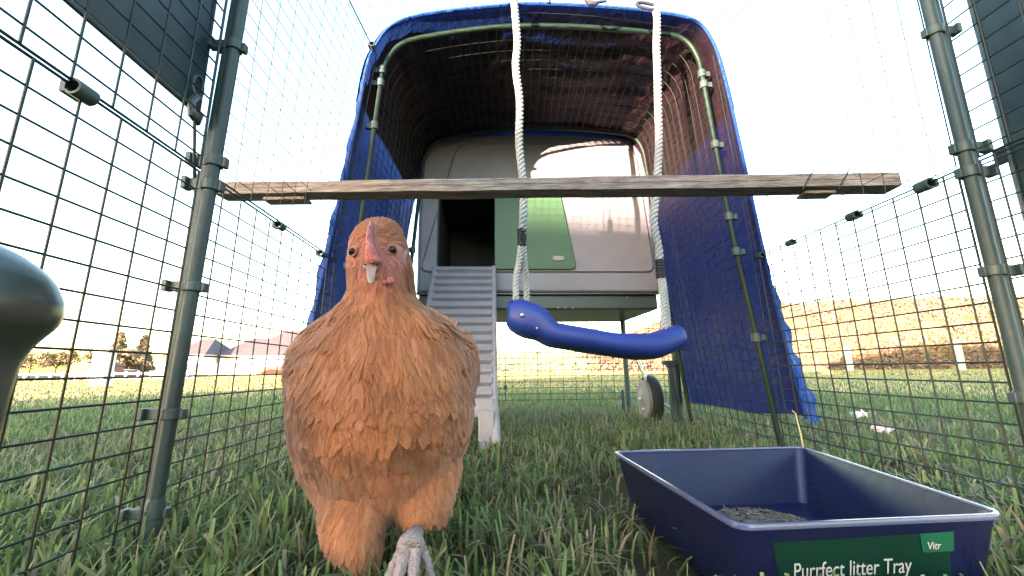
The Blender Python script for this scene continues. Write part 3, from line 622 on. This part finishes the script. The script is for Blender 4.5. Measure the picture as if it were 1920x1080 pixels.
# plumage: overlapping vanes laid down the body
me.calc_loop_triangles(); nt_ = len(me.loop_triangles); T = np.empty(nt_*3, dtype=np.int32); me.loop_triangles.foreach_get('vertices', T); T = T.reshape(-1, 3)
NRM = np.empty(nvt*3); me.vertices.foreach_get('normal', NRM); NRM = NRM.reshape(-1, 3)
A_, B_, C_ = VC[T[:, 0]], VC[T[:, 1]], VC[T[:, 2]]; area = np.linalg.norm(np.cross(B_-A_, C_-A_), axis=1)/2; cen = (A_+B_+C_)/3
CNS = []
def plum(nf, zlo, zhi, Ls, Ws, lift, seed, front=3.0, dens=None):
    rg = np.random.default_rng(seed); wgt = area*((cen[:, 2] > zlo) & (cen[:, 2] < zhi))*np.where(cen[:, 1] < .56, front, 1)
    if dens is not None: wgt = wgt*dens(cen)
    ti = rg.choice(nt_, nf, p=wgt/wgt.sum()); uv = rg.random((nf, 2)); fl = uv.sum(1) > 1; uv[fl] = 1-uv[fl]; w3 = np.c_[1-uv.sum(1), uv]
    P = (VC[T[ti]]*w3[:, :, None]).sum(1); Nn = (NRM[T[ti]]*w3[:, :, None]).sum(1); Nn /= np.linalg.norm(Nn, axis=1)[:, None]
    head = np.clip((P[:, 2]-.30)/.04, 0, 1)
    D = np.c_[(P[:, 0]+.128)*np.where(P[:, 2] > .24, 5.0, 1.5)*(1-head*.3), .30+1.2*(P[:, 1] > .54)+head*1.2, -np.ones(nf)+head*.75*(P[:, 2] > .33)]
    D += rg.normal(0, .17, D.shape); Tg = D-Nn*(D*Nn).sum(1)[:, None]; Tg /= np.linalg.norm(Tg, axis=1)[:, None]+1e-9; Bn = np.cross(Nn, Tg)
    Lf = rg.uniform(*Ls, nf); Wf = Lf*rg.uniform(*Ws, nf); lf = rg.uniform(.5, 1.3, nf)*lift
    rows, cols = 6, 3; V = np.empty((nf, rows, cols, 3)); UV = np.empty((nf, rows, cols, 2))
    tw = rg.normal(0, .25, nf)
    for i in range(rows):
        s_ = i/(rows-1); wd = [.45, .85, 1, .98, .78, .30][i]; h = [-.12, .10, .24, .30, .27, .16][i]
        for j in range(cols):
            c = j-1
            V[:, i, j] = P+Tg*(Lf*(s_-.30+(-.0 if c == 0 else -.04)))[:, None]+Bn*(Wf*.5*wd*c)[:, None]+Nn*(lf*h*Lf*3+.0006-Wf*.16*abs(c)*wd+tw*c*Wf*.12*s_)[:, None]
            UV[:, i, j] = (j/2, s_)
    idx = np.arange(nf*rows*cols).reshape(nf, rows, cols); Fc = np.stack([idx[:, :-1, :-1], idx[:, 1:, :-1], idx[:, 1:, 1:], idx[:, :-1, 1:]], -1).reshape(-1, 4)
    jt = rg.normal(0, .07, (nf, 3)); CN = np.stack([np.stack([Nn+jt+Bn*(.22*(j-1))+Tg*(.30*(i/(rows-1)-.5)) for j in range(cols)], 1) for i in range(rows)], 1); CN /= np.linalg.norm(CN, axis=3)[..., None]; CNS.append(CN.reshape(-1, 3))
    pal = np.array([[.425, .162, .076], [.44, .175, .086], [.40, .148, .067], [.475, .20, .112], [.345, .120, .053]]); ch = rg.choice(5, nf, p=[.36, .24, .2, .08, .12])
    pn = np.array([noise.noise(Vector((float(q[0])*30, float(q[1])*30, float(q[2])*30))) for q in P]); c0 = pal[ch]*(1+.42*pn[:, None])*rg.uniform(.97, 1.03, (nf, 1))
    pale = np.clip((.10-P[:, 2])/.06, 0, 1)[:, None]*.35; c0 = c0*(1-pale)+np.array([.32, .17, .10])*pale
    side = np.clip((np.abs(P[:, 0]+.128)-.07)/.05, 0, 1)[:, None]*.35*(P[:, 2] < .27)[:, None]; c0 = c0*(1-side)+np.array([.28, .14, .09])*side
    f2 = facemask(P)[:, None]*.9; c0 = c0*(1-f2)+skin*f2
    sh = np.array([.94, .98, 1, 1, 1.02, 1.05])[None, :, None, None]; CC = np.broadcast_to(c0[:, None, None, :]*sh, (nf, rows, cols, 3))
    return V.reshape(-1, 3), Fc, CC.reshape(-1, 3), UV.reshape(-1, 2)
def notface(c): return 1-.92*np.clip(facemask(c)*1.6, 0, 1)
sets = [plum(9500, .065, .285, (.016, .036), (.26, .46), .028, 1), plum(3600, .20, .315, (.022, .040), (.09, .17), .06, 2, 4), plum(5600, .29, .40, (.005, .010), (.20, .36), .05, 3, 2, notface), plum(4200, .0, .11, (.014, .032), (.12, .28), .10, 4), plum(30000, .03, .335, (.008, .020), (.035, .065), .10, 5, 3, notface), plum(9000, .295, .40, (.005, .010), (.06, .11), .20, 6, 2, notface)]
Vs, Fs, Cs, Us, off = [], [], [], [], 0
for V, Fc, CC, UV in sets: Vs.append(V); Fs.append(Fc+off); Cs.append(CC); Us.append(UV); off += len(V)
pl = array_mesh('plumage', np.concatenate(Vs), np.concatenate(Fs), fmat, np.concatenate(Cs), np.concatenate(Us))
pl.data.normals_split_custom_set_from_vertices(np.concatenate(CNS).astype(np.float32)); pl.parent = hen; pl.matrix_parent_inverse = hen.matrix_world.inverted()
# tail feathers
mb = MB()
for k in range(11):
    a_ = (k-5)/5; c = Vector((-.127, .78, .24)); tip = Vector((-.127+a_*.05, .86+.02*(1-a_*a_), .34-.03*abs(a_)))
    rows = cr([c, c.lerp(tip, .5)+Vector((a_*.01, 0, .012)), tip], 5); up = (tip-c).normalized().cross(Vector((1, 0, 0)))
    rg = []
    for i, q in enumerate(rows):
        s_ = i/(len(rows)-1); w_ = .014*math.sin(min(1, s_*1.2+.25)*PI*.5)*(1 if s_ < .8 else math.sqrt(max(.02, (1-s_)/.2))); rg.append([q+Vector((-w_, a_*.01, 0)), q+up*.002, q+Vector((w_, -a_*.01, 0)), q-up*.001])
    mb.loft(rg)
tl = mb.build('tail', 'leaf', hen); tl.data.materials.clear(); tl.data.materials.append(mat('tail_feather', (.45, .19, .08), .7, .2, var=.3, vscale=60))
# comb, beak, eyes, wattles
cp = cr([(-.1235, .4285, .321), (-.1245, .4245, .328), (-.126, .4235, .337), (-.1275, .425, .346), (-.1285, .4285, .354), (-.1290, .4325, .361), (-.1295, .438, .366)], 4); rings = []
for i, q in enumerate(cp):
    t = i/(len(cp)-1); w_ = .0060*(1-min(1, t*2.0))**1.1+.0020+.0012*(1-t); h = .0028+.0034*math.sin(t*PI)+.0014*math.sin(t*30)*min(1, t*3)
    tg = (cp[min(i+1, len(cp)-1)]-cp[max(i-1, 0)]).normalized(); o_ = Vector((0, -tg.z, tg.y)); o_ = -o_ if o_.y > 0 else o_
    rings.append([q+Vector((math.cos(a_)*w_, 0, 0))+o_*(math.sin(a_)*h*(1.3 if math.sin(a_) > 0 else 1.6)) for a_ in [2*PI*j/14 for j in range(14)]])
MB().loft(rings).build('comb', 'comb', hen, sub=1)
bk = cr([(-.1290, .4420, .3175), (-.1258, .4300, .3170), (-.1232, .4215, .3125), (-.1215, .4160, .3055), (-.1205, .4140, .2985), (-.1203, .4142, .2945)], 4); rings = []
for i, q in enumerate(bk):
    t = i/(len(bk)-1); rr = .0092*(1-t)**.78*(1-.25*math.sin(t*PI))+.0012; rings.append([q+Vector((math.cos(a_)*rr*.88+math.sin(a_)*rr*-.16, math.cos(a_)*rr*.25+math.sin(a_)*rr*.53, math.sin(a_)*rr*(.62 if math.sin(a_) > 0 else .45))) for a_ in [2*PI*j/16 for j in range(16)]])
bo = MB().loft(rings).build('beak', 'beak', hen, sub=1)
MB().tube(cr([(-.1290, .444, .3110), (-.1252, .433, .3075), (-.1226, .4245, .3030)], 4), [.0055, .0055, .0052, .005, .0045, .004, .0034, .0026, .0012], 12, flat=.5).build('lower_mandible', 'beak', bo)
for sx in (-1, 1): MB().ell((-.1238+sx*.0050, .4228+sx*.0014, .3168), .0012, .0014, .0008, 8, 6).build('nostril', 'pupil', bo)
for X, Y, Z, sx in ((-.1475, .4362, .3345, -1), (-.1070, .4385, .3374, 1)):
    ey = MB().ell((X, Y+.0012, Z), .0048, .0050, .0048, 20, 14).build('eye', 'eye', hen)
    dn = Vector((sx*.52+.16, -.82, .0)).normalized(); MB().ell(Vector((X, Y, Z))+dn*.0028+Vector((0, .0004, 0)), .0030, .0030, .0030, 14, 10).build('pupil', 'pupil', ey)
    u_ = Vector((0, 0, 1)); v_ = dn.cross(u_).normalized()
    MB().tube([Vector((X, Y, Z))+dn*.0008+(u_*math.sin(a_)*.0046+v_*math.cos(a_)*.0052) for a_ in [2*PI*k/20 for k in range(21)]], .0009, 8).build('eyelid', 'face', ey)
for X, Y, Z, s_ in ((-.1085, .4402, .3045, .52), (-.1130, .4385, .3025, .34), (-.1365, .4415, .3050, .32)):
    MB().ell((X, Y, Z), .0085*s_, .0035*s_, .0075*s_, 16, 10).build('wattle', 'comb', hen, sub=0)
MB().ell((-.0975, .4555, .3335), .0030, .0055, .0090, 12, 8, Matrix.Rotation(R(12), 3, 'Y')).build('ear_lobe', 'beak', hen)
# legs
def toe(P, rad, name='toe', parent=None):
    pts = cr(P, 6); n_ = len(pts); rr = [rad*(1.12-.42*i/(n_-1))*(1+.10*math.cos(i*2.1)) for i in range(n_)]; o = MB().tube(pts, rr, 14).build(name, 'leg', parent)
    e_ = (pts[-1]-pts[-2]).normalized(); q = pts[-1]; MB().tube([q-e_*.002, q+e_*.006+Vector((0, 0, -.001)), q+e_*.011+Vector((0, 0, -.0045))], [rad*.62, rad*.42, .0006], 10).build('claw', 'claw', o); return o
lg = MB().tube(cr([(-.082, .510, .040), (-.0785, .470, .047), (-.0745, .435, .055), (-.0715, .412, .060), (-.0710, .403, .056)], 6), [.0085]*6+[.0085]*6+[.0095]*6+[.0110, .0118, .0124, .0126, .0120, .0108, .0085], 18).build('leg', 'leg', hen)
toe([(-.0775, .406, .058), (-.083, .397, .048), (-.088, .389, .036), (-.0945, .384, .022)], .0044, 'toe', lg)
toe([(-.0740, .401, .060), (-.0765, .390, .047), (-.0795, .381, .031), (-.0830, .377, .014)], .0052, 'toe', lg)
toe([(-.0665, .401, .058), (-.0655, .391, .046), (-.0648, .383, .031), (-.0640, .380, .015)], .0050, 'toe', lg)
toe([(-.0625, .411, .056), (-.0575, .410, .046), (-.0520, .408, .034)], .0042, 'toe', lg)
lg = MB().tube([(-.127, .470, .045), (-.127, .464, .02), (-.1265, .460, .006)], [.008, .0075, .009], 16).build('leg', 'leg', hen)
for a_, l_ in ((-.55, .045), (0, .055), (.55, .045), (2.7, .022)):
    dx, dy = math.sin(a_), -math.cos(a_); toe([(-.1265+dx*.004, .460+dy*.004, .007), (-.1265+dx*l_*.5, .460+dy*l_*.5, .009), (-.1265+dx*l_, .460+dy*l_, .004)], .0055, 'toe', lg)

# ---------------------------------------------------------------- grass
def blades(pts, Lr, Wr, seed, cutp=.35, bend=.55, pal_shift=0):
    rg = np.random.default_rng(seed); nf = len(pts); L_ = rg.uniform(*Lr, nf)*(.65+.6*rg.random(nf)); W_ = rg.uniform(*Wr, nf); az = rg.uniform(0, 2*PI, nf); fa = rg.uniform(0, 2*PI, nf)
    bd = np.abs(rg.normal(.25, bend*.6, nf)).clip(0, 1.25); rows = 4; V = np.empty((nf, rows, 2, 3)); cutm = rg.random(nf) < cutp
    dx, dy = np.cos(az), np.sin(az); sx, sy = -np.sin(az+rg.normal(0, .5, nf)), np.cos(az)
    for i in range(rows):
        s_ = i/(rows-1); ang = bd*(s_**1.3); h = L_*s_*np.cos(ang*.75); o = L_*s_*np.sin(ang)
        wd = W_*np.array([.8, 1, .85, 0])[i]; 
        if i == rows-1: wd = np.where(cutm, W_*.6, W_*.06)
        for j, sg in enumerate((-.5, .5)):
            V[:, i, j, 0] = pts[:, 0]+dx*o+sx*wd*sg; V[:, i, j, 1] = pts[:, 1]+dy*o+sy*wd*sg; V[:, i, j, 2] = pts[:, 2]+h
    idx = np.arange(nf*rows*2).reshape(nf, rows, 2); Fc = np.stack([idx[:, :-1, 0], idx[:, :-1, 1], idx[:, 1:, 1], idx[:, 1:, 0]], -1).reshape(-1, 4)
    pal = np.array([[.130, .180, .062], [.098, .142, .050], [.170, .225, .085], [.210, .225, .090], [.28, .24, .15], [.070, .100, .040]]); pr_ = np.array([.31, .21, .23, .13, .055, .065])
    if pal_shift == 2: pal = np.array([[.22, .17, .10], [.16, .12, .07], [.28, .23, .14], [.13, .12, .06], [.24, .18, .11], [.10, .08, .05]]); pal_shift = 0; bd = bd*0+rg.uniform(1.2, 1.9, nf)
    if pal_shift: pr_ = np.array([.12, .06, .20, .36, .24, .02])
    pal = pal if not pal_shift else pal*np.array([1.7, 1.45, 1.4]); c0 = pal[rg.choice(6, nf, p=pr_)]*rg.uniform(.8, 1.2, (nf, 1)); CC = np.broadcast_to(c0[:, None, None, :]*np.array([.75, .95, 1.05, 1.15])[None, :, None, None], (nf, rows, 2, 3))  # far blades get a lifted palette, painting bright sun onto the lawn
    return V.reshape(-1, 3), Fc, CC.reshape(-1, 3)
def scatter(n_, rmin, rmax, seed, clump=0, amax=66, power=1.0):
    rg = np.random.default_rng(seed); out = []
    a = R(2.8)+np.radians(rg.uniform(-amax, amax, n_)); rr = (rmin**power+(rmax**power-rmin**power)*rg.random(n_))**(1/power)
    P = np.c_[rr*np.sin(a), rr*np.cos(a), np.full(n_, -.012)]
    if clump:
        cc = P[rg.integers(0, n_, n_)]; P = np.where(rg.random((n_, 1)) < .6, np.c_[cc[:, :2]+0*cc[:, :2], cc[:, 2:]]*0+P, P)
        m = np.array([noise.noise(Vector((float(x)*9, float(y_)*9, 0)))+.35*noise.noise(Vector((float(x)*31, float(y_)*31, 5)))+.7*noise.noise(Vector((float(x)*3.2, float(y_)*3.2, 8))) for x, y_ in P[:, :2]]); P = P[m > rg.uniform(-.50, .16, len(m))]
    return P
def outside_tray(P, grow=.0):
    c = np.array([cx, cy]); q = (P[:, :2]-c); ins = np.ones(len(P), bool); rc = [Vector(v) for v in rimc]
    for i in range(4):
        a_, b2 = rc[i], rc[(i+1) % 4]; nx, ny = (b2.y-a_.y), -(b2.x-a_.x); L_ = math.hypot(nx, ny); nx, ny = nx/L_, ny/L_
        dd = (P[:, 0]-a_.x)*nx+(P[:, 1]-a_.y)*ny; sgn = 1 if ((cx-a_.x)*nx+(cy-a_.y)*ny) > 0 else -1; ins &= (dd*sgn > -.002)
    return P[~ins]
P = outside_tray(scatter(42000, .16, 1.5, 21, 1, 72, 1.5)); P2 = scatter(62000, 1.3, 4.5, 22, 1, 62, 1.5); P3 = scatter(52000, 4, 13, 23, 0, 60, 1.5); P4 = scatter(42000, 12, 34, 24, 0, 58, 1.6)
keep = np.hypot(P[:, 0]+.0, P[:, 1]) > .20; P = P[keep]
P = P[~((np.abs(P[:, 0]+.09) < .06) & (np.abs(P[:, 1]-.33) < .07) & (RNG.random(len(P)) < .7))]
fr_ = np.random.default_rng(77); PF = np.c_[fr_.uniform(.02, .50, 900), fr_.uniform(.235, .335, 900), np.full(900, -.01)]; PG = np.c_[fr_.uniform(-.75, -.22, 1300), fr_.uniform(.36, .75, 1300), np.full(1300, -.01)]
PS = scatter(11000, .2, 2.2, 55, 0, 66, 1.5); PS[:, 2] = .004; PS = outside_tray(PS)
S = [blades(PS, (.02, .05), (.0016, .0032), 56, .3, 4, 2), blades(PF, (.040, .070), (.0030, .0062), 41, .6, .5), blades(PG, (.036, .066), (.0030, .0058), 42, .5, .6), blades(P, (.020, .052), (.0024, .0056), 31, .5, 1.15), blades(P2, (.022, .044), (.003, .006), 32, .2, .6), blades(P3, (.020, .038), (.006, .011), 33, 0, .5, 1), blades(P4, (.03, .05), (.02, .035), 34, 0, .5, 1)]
Vs, Fs, Cs, off = [], [], [], 0
for V, Fc, CC in S: Vs.append(V); Fs.append(Fc+off); Cs.append(CC); off += len(V)
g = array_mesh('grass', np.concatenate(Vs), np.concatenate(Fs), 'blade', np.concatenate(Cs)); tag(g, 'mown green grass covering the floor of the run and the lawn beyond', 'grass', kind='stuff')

# small white scraps on the lawn right
for k, (X, Y, lb) in enumerate(((1.04, 1.12, 'crumpled white scrap of film in the grass just beyond the right mesh, lower of two'), (1.30, 1.48, 'smaller white scrap in the grass beyond the right mesh, upper of two'))):
    mb = MB(); nu = 9
    for i in range(nu):
        for j in range(nu):
            mb.v.append((X+(i/nu-.5)*.05+.01*noise.noise(Vector((i*.7, j*.7, k))), Y+(j/nu-.5)*.035, .045+.022*noise.noise(Vector((i*.6, j*.6, k+5)))))
    mb.f = [(i*nu+j, i*nu+j+1, (i+1)*nu+j+1, (i+1)*nu+j) for i in range(nu-1) for j in range(nu-1)]; o = mb.build('plastic_scrap', 'litter'); s_ = o.modifiers.new('s', 'SOLIDIFY'); s_.thickness = .001
    tag(o, lb, 'scrap', 'white scraps on the lawn')

# ---------------------------------------------------------------- far things
def leafcloud(centres, rad, per, size, pal, seed, flat=1.0):
    rg = np.random.default_rng(seed); V = []; C = []
    for (c, r_) in zip(centres, rad):
        n_ = per; q = rg.normal(0, 1, (n_, 3)); q /= np.linalg.norm(q, axis=1)[:, None]; q *= (rg.random((n_, 1))**.4)*r_; q[:, 2] *= flat; pts = np.array(c)+q
        d1 = rg.normal(0, 1, (n_, 3)); d1 /= np.linalg.norm(d1, axis=1)[:, None]; d2 = np.cross(d1, rg.normal(0, 1, (n_, 3))); d2 /= np.linalg.norm(d2, axis=1)[:, None]
        s_ = rg.uniform(.6, 1.3, (n_, 1))*size; V.append(np.stack([pts-d1*s_, pts+d2*s_*.5, pts+d1*s_, pts-d2*s_*.5], 1)); cc = np.array(pal)[rg.choice(len(pal), n_)]*rg.uniform(.7, 1.3, (n_, 1)); C.append(np.repeat(cc[:, None, :], 4, 1))
    V = np.concatenate(V).reshape(-1, 3); C = np.concatenate(C).reshape(-1, 3); return V, np.arange(len(V)).reshape(-1, 4), C
def tree(name, label, X, Y, h, kind, seed, rad=1.0):
    rt = empty(name, (X, Y, 0), label, 'tree', None); rg = random.Random(seed); t = MB(); t.tube([(X, Y, -.1), (X+.03*h, Y, h*.5), (X, Y, h*.95)], [.03*h, .018*h, .004*h], 8)
    cs, rs = [], []
    if kind == 'conifer':
        for k in range(30):
            f_ = k/29; z = h*(.18+.8*f_); rr = rad*(1-f_)*.95+.08*h*.3
            for m in range(3):
                a_ = rg.uniform(0, 6.28); cs.append((X+math.cos(a_)*rr*.6, Y+math.sin(a_)*rr*.6, z-.1*rr)); rs.append(rr*.42+.04)
                t.tube([(X, Y, z), cs[-1]], .006*h, 4)
    else:
        for k in range(26):
            a_ = rg.uniform(0, 6.28); b2 = rg.uniform(-.6, 1); rr = rad*rg.uniform(.3, .95); cs.append((X+math.cos(a_)*rr, Y+math.sin(a_)*rr*.8, h*(.62+.34*b2*.9))); rs.append(rad*rg.uniform(.25, .42))
            if k < 9: t.tube([(X, Y, h*.35), cs[-1]], [.012*h, .004*h], 5)
    t.build('trunk', 'bark', rt); V, Fc, C = leafcloud(cs, rs, 60, .045*h if kind == 'conifer' else .05*h, [(.22, .19, .12), (.28, .21, .13), (.16, .16, .10), (.30, .19, .12)], seed, .7)
    o = array_mesh('crown', V, Fc, 'leaf', C, smooth=False); o.parent = rt; o.matrix_parent_inverse = rt.matrix_world.inverted(); return rt
def at(px, Yd, z=0): return (px*Yd, Yd, z)
tree('pine_tree', 'slim spiky pine on the left horizon, left of the pair by the white wall', -.845*34, 34, 3.35, 'conifer', 1, 1.0)
tree('pine_tree', 'slim spiky pine on the left horizon, right of the pair by the white wall', -.792*35, 35, 3.2, 'conifer', 2, .9)
for k, (sx, Y, h, r_, lb) in enumerate(((-1.03, 30, 1.75, 1.1, 'rounded brown-green tree behind the low fence, leftmost on the horizon'), (-.975, 31, 1.8, 1.2, 'rounded brown-green tree directly left of the brick shed'), (-.885, 32, 1.95, 1.0, 'rounded brown-green tree directly right of the brick shed'), (-.818, 33, 2.1, 1.3, 'bushy tree at the foot of the two slim pines'))):
    tree('garden_tree', lb, sx*Y, Y, h, 'round', 10+k, r_)
def house(name, label, x0, x1, yf, dep, hw, hr, wall, roof, wins=(), cat='house', base=None, gable=False):
    rt = empty(name, ((x0+x1)/2, yf, 0), label, cat); y1 = yf+dep; ym = (yf+y1)/2; xm = (x0+x1)/2; o_ = .25*min(1, hw/2)
    MB().box((xm, ym, hw/2-.05), ((x1-x0)/2, dep/2, hw/2+.05)).build('wall', wall, rt, smooth=False)
    m = MB()
    if gable: vs_ = [(x0-o_, yf-o_, hw), (x1+o_, yf-o_, hw), (x1+o_, y1+o_, hw), (x0-o_, y1+o_, hw), (xm, yf-o_, hr), (xm, y1+o_, hr)]; fs = [(0, 4, 5, 3), (1, 2, 5, 4), (0, 1, 4), (2, 3, 5), (0, 3, 2, 1)]
    else:
        k = min(dep/2, (x1-x0)/2*.6); vs_ = [(x0-o_, yf-o_, hw), (x1+o_, yf-o_, hw), (x1+o_, y1+o_, hw), (x0-o_, y1+o_, hw), (x0+k, ym, hr), (x1-k, ym, hr)]; fs = [(0, 1, 5, 4), (2, 3, 4, 5), (0, 4, 3), (1, 2, 5), (0, 3, 2, 1)]
    m.add(vs_, fs); m.build('roof', roof, rt, smooth=False)
    for (u, v, w_, h_) in wins:
        X = x0+(x1-x0)*u; f_ = MB().box((X, yf-.02, v), (w_/2+.06, .04, h_/2+.06)).build('window', 'white', rt, smooth=False)
        MB().box((X, yf-.065, v), (w_/2, .012, h_/2)).build('pane', 'glass', f_, smooth=False); MB().box((X, yf-.085, v), (.02, .01, h_/2)).build('glazing_bar', 'white', f_, smooth=False)
    if base: MB().box((xm, yf-.05, base/2), ((x1-x0)/2+.03, .06, base/2)).build('brick_plinth', 'brick', rt, smooth=False)
    return rt
D = 44
house('house', 'white-walled house with a dark hipped roof and brick front, closest to the hen', -.578*D, -.40*D, D, 8, 1.9, 4.75, 'white', 'slate', ((.30, .85, 1.2, .7), (.62, .85, .9, .7)), base=.50)
house('house', 'long low white house with a purple-grey roof and a row of windows', -.665*D, -.565*D, D+3, 7, 2.1, 4.1, 'white', 'slate', tuple((.2+.085*k, 1.72, .28, .5) for k in range(9)), base=None)
house('house', 'white house with a grey roof just right of the left pole', -.745*D, -.672*D, D+1, 6, 2.1, 3.9, 'white', 'slate', ((.2, 1.3, .5, .5), (.5, 1.3, .5, .5), (.8, 1.3, .5, .5)))
house('house', 'pale house with a red tiled roof just left of the left pole', -.835*D, -.752*D, D+4, 6, 1.7, 3.2, 'white', 'redroof', tuple((.15+.12*k, 1.0, .3, .45) for k in range(7)))
D = 22
house('brick_shed', 'small red brick shed with a dark pitched roof on the left horizon', -.945*D, -.888*D, D, 1.6, .62, .84, 'brick', 'slate', (), 'shed', gable=True)
house('brick_outbuilding', 'low red brick outbuilding at the left edge of the horizon', -1.06*D, -.992*D, D+4, 1.5, .42, .50, 'brick', 'white', ((.3, .25, .2, .15),), 'outbuilding')
tag(MB().box((-.505*30, 30, .24), (.9, .12, .30)).box((-.505*30, 30, .55), (.98, .16, .03)).build('garden_wall', 'brick', smooth=False), 'low brick garden wall in front of the nearest house', 'wall')
tag(MB().box((-.60*38, 38, .42), (4.4, .12, .52)).box((-.60*38, 38, .95), (4.5, .17, .03)).build('rendered_wall', 'white', smooth=False), 'long white rendered wall below the houses, left of the hen', 'wall')
wf = MB()
for k in range(15): wf.box((-16.6+.42*k, 15.6, .10), (.035, .02, .19))
wf.box((-13.6, 15.63, .22), (3.1, .012, .03)); wf.box((-13.6, 15.63, .06), (3.1, .012, .03))
tag(wf.build('picket_fence', 'white', smooth=False), 'low white slatted fence across the left of the lawn', 'fence')
tag(MB().box((-.874*8.5, 8.5, .20), (.135, .10, .42)).box((-.874*8.5, 8.5, .635), (.155, .12, .016)).build('gate_pillar', 'white', smooth=False, bevel=.01), 'tall white pillar on the left lawn between the shed and the pole', 'pillar')
MBp = MB().tube([(-.852*14, 14, 0), (-.852*14, 14, 1.0)], .022, 8).box((-.852*14, 14, 1.02), (.04, .04, .02)); tag(MBp.build('thin_post', 'cord', smooth=False), 'thin dark post right of the white pillar on the left', 'post')
# bank on the right with dry growth
hb = MB(); NXh, NYh = 90, 16
def bank(u, v):                                           # u along, v from foot to behind the crest
    X = 11+36*u; Yf = 27-6*min(1, u*1.3)+2*u; top = 1.2+3.5*min(1, max(0, u*4))
    h = top*math.sin(min(1, v*1.7)*PI/2)*(1+.09*noise.noise(Vector((X*.35, v*2, 0))))+.25*noise.noise(Vector((X*.9, v*5, 2)))*min(1, v*4)
    return (X-4, Yf+v*9+.5*noise.noise(Vector((X*.3, 1, 1))), h-.06)
for j in range(NYh+1):
    for i in range(NXh+1): hb.v.append(bank(i/NXh, j/NYh))
hb.f = [(j*(NXh+1)+i, j*(NXh+1)+i+1, (j+1)*(NXh+1)+i+1, (j+1)*(NXh+1)+i) for j in range(NYh) for i in range(NXh)]
M['bankm'] = mat('bank_soil', (.16, .13, .06), 1, .1, var=.8, vscale=1.4, col2=(.30, .19, .09), bump=1, bscale=5)
tag(hb.build('hill', 'bankm'), kind='structure')
ff = MB(); nx_, ny_ = 60, 14
for j in range(ny_+1):
    for i in range(nx_+1):
        X = -30+90*i/nx_; t = j/ny_; Y = 27+36*t; k = min(1, max(0, (X+12)/14)); ff.v.append((X, Y, -.03+k*(2.05*t**1.2)+.05*noise.noise(Vector((X*.3, Y*.3, 0)))*min(1, t*4)))
ff.f = [(j*(nx_+1)+i, j*(nx_+1)+i+1, (j+1)*(nx_+1)+i+1, (j+1)*(nx_+1)+i) for j in range(ny_) for i in range(nx_)]
M['dryfield'] = mat('dry_field', (.27, .23, .11), 1, .1, var=.6, vscale=.8, stretch=(1, .3, 1), bump=1, bscale=4, col2=(.15, .15, .06)); tag(ff.build('field', 'dryfield'), kind='structure')
rg = np.random.default_rng(5); cs, rs = [], []
for k in range(420): cs.append((rg.uniform(-14, 40), rg.uniform(60, 64), 1.9+rg.random()*1.1)); rs.append(rg.uniform(.4, .8))
for k in range(2600):
    u, v = rg.random(), rg.random()**1.4*.75; q = bank(u, v); cs.append((q[0], q[1], q[2]+.12)); rs.append(rg.uniform(.18, .5))
rg2 = np.random.default_rng(8); ft_c, ft_r = [], []
for k in range(2200):
    X, t = rg2.uniform(-10, 40), rg2.random(); ft_c.append((X, 27+36*t, -.0+2.05*t**1.2*min(1, max(0, (X+12)/14)))); ft_r.append(rg2.uniform(.25, .6))
V, Fc, C = leafcloud(ft_c, ft_r, 14, .11, [(.42, .37, .20), (.34, .32, .15), (.50, .44, .26)], 19, .25)  # pale tuft colours carry the sunlight on the slope
o = array_mesh('sun_pale_grass', V, Fc, 'dry', C, smooth=False); tag(o, 'grass tufts painted pale for sunlight on the rising field behind the coop', 'dry grass', kind='stuff')
V, Fc, C = leafcloud(cs, rs, 34, .10, [(.25, .18, .135), (.22, .165, .12), (.19, .15, .11), (.15, .13, .09), (.29, .21, .16)], 9)
o = array_mesh('bank_scrub', V, Fc, 'dry', C, smooth=False); tag(o, 'dry orange-brown scrub covering the bank on the right horizon', 'scrub', kind='stuff')
for sx, Y, h, lb in ((.872, 19.5, 1.15, 'pale concrete fence post on the far lawn, left of two on the right'), (1.158, 17, 1.25, 'pale concrete fence post on the far lawn, right of two beside the pole')):
    tag(MB().box((sx*Y, Y, h/2-.05), (.11 if Y > 18 else .125, .10, h/2+.05)).build('fence_post', 'conc', smooth=False, bevel=.02), lb, 'post', 'pale posts before the bank')
fw = MB()
for z in (.35, .75, 1.1): fw.tube([(12, 22, z), (17, 19.6, z), (19.7, 17.1, z), (30, 10, z)], .006, 4)
tag(fw.build('stock_wire', 'wire'), 'thin stock wires strung between the pale posts', 'wire')

# ---------------------------------------------------------------- unseen blocks behind the camera, added and shaped to shade the run
def back(along, perp): return Vector((-.63*along-.777*perp, -.777*along+.63*perp))
def block(name, label, a0, a1, p0, p1, hw, hr, cat='house', ins=.4):
    rt = empty(name, (*back((a0+a1)/2, (p0+p1)/2), 0), label, cat); c = back((a0+a1)/2, (p0+p1)/2)
    rot = Matrix.Rotation(math.atan2(-.777, -.63)-PI/2, 3, 'Z')
    MB().box((c.x, c.y, hw/2), (abs(p1-p0)/2, abs(a1-a0)/2, hw/2), rot).build('wall', 'brick', rt, smooth=False)
    m = MB(); hx, hy = abs(p1-p0)/2+.1, abs(a1-a0)/2+.2
    m.add([Vector((c.x, c.y, 0))+rot @ Vector(q) for q in ((-hx, -hy, hw), (hx, -hy, hw), (hx, hy, hw), (-hx, hy, hw), (-hx+ins, 0, hr), (hx-ins, 0, hr))], [(0, 1, 5, 4), (2, 3, 4, 5), (0, 4, 3), (1, 2, 5), (0, 3, 2, 1)]); m.build('roof', 'slate', rt, smooth=False)
block('sun_block_low', 'low block behind the camera, added to shade run and coop', 24, 29, -.1, 5.6, 1.9, 2.33, 'sun_block_low')
block('sun_block_tall', 'tall block behind the camera, added to shade lawn and bank', 24, 33, -26, -.12, 3.35, 4.9, ins=5)
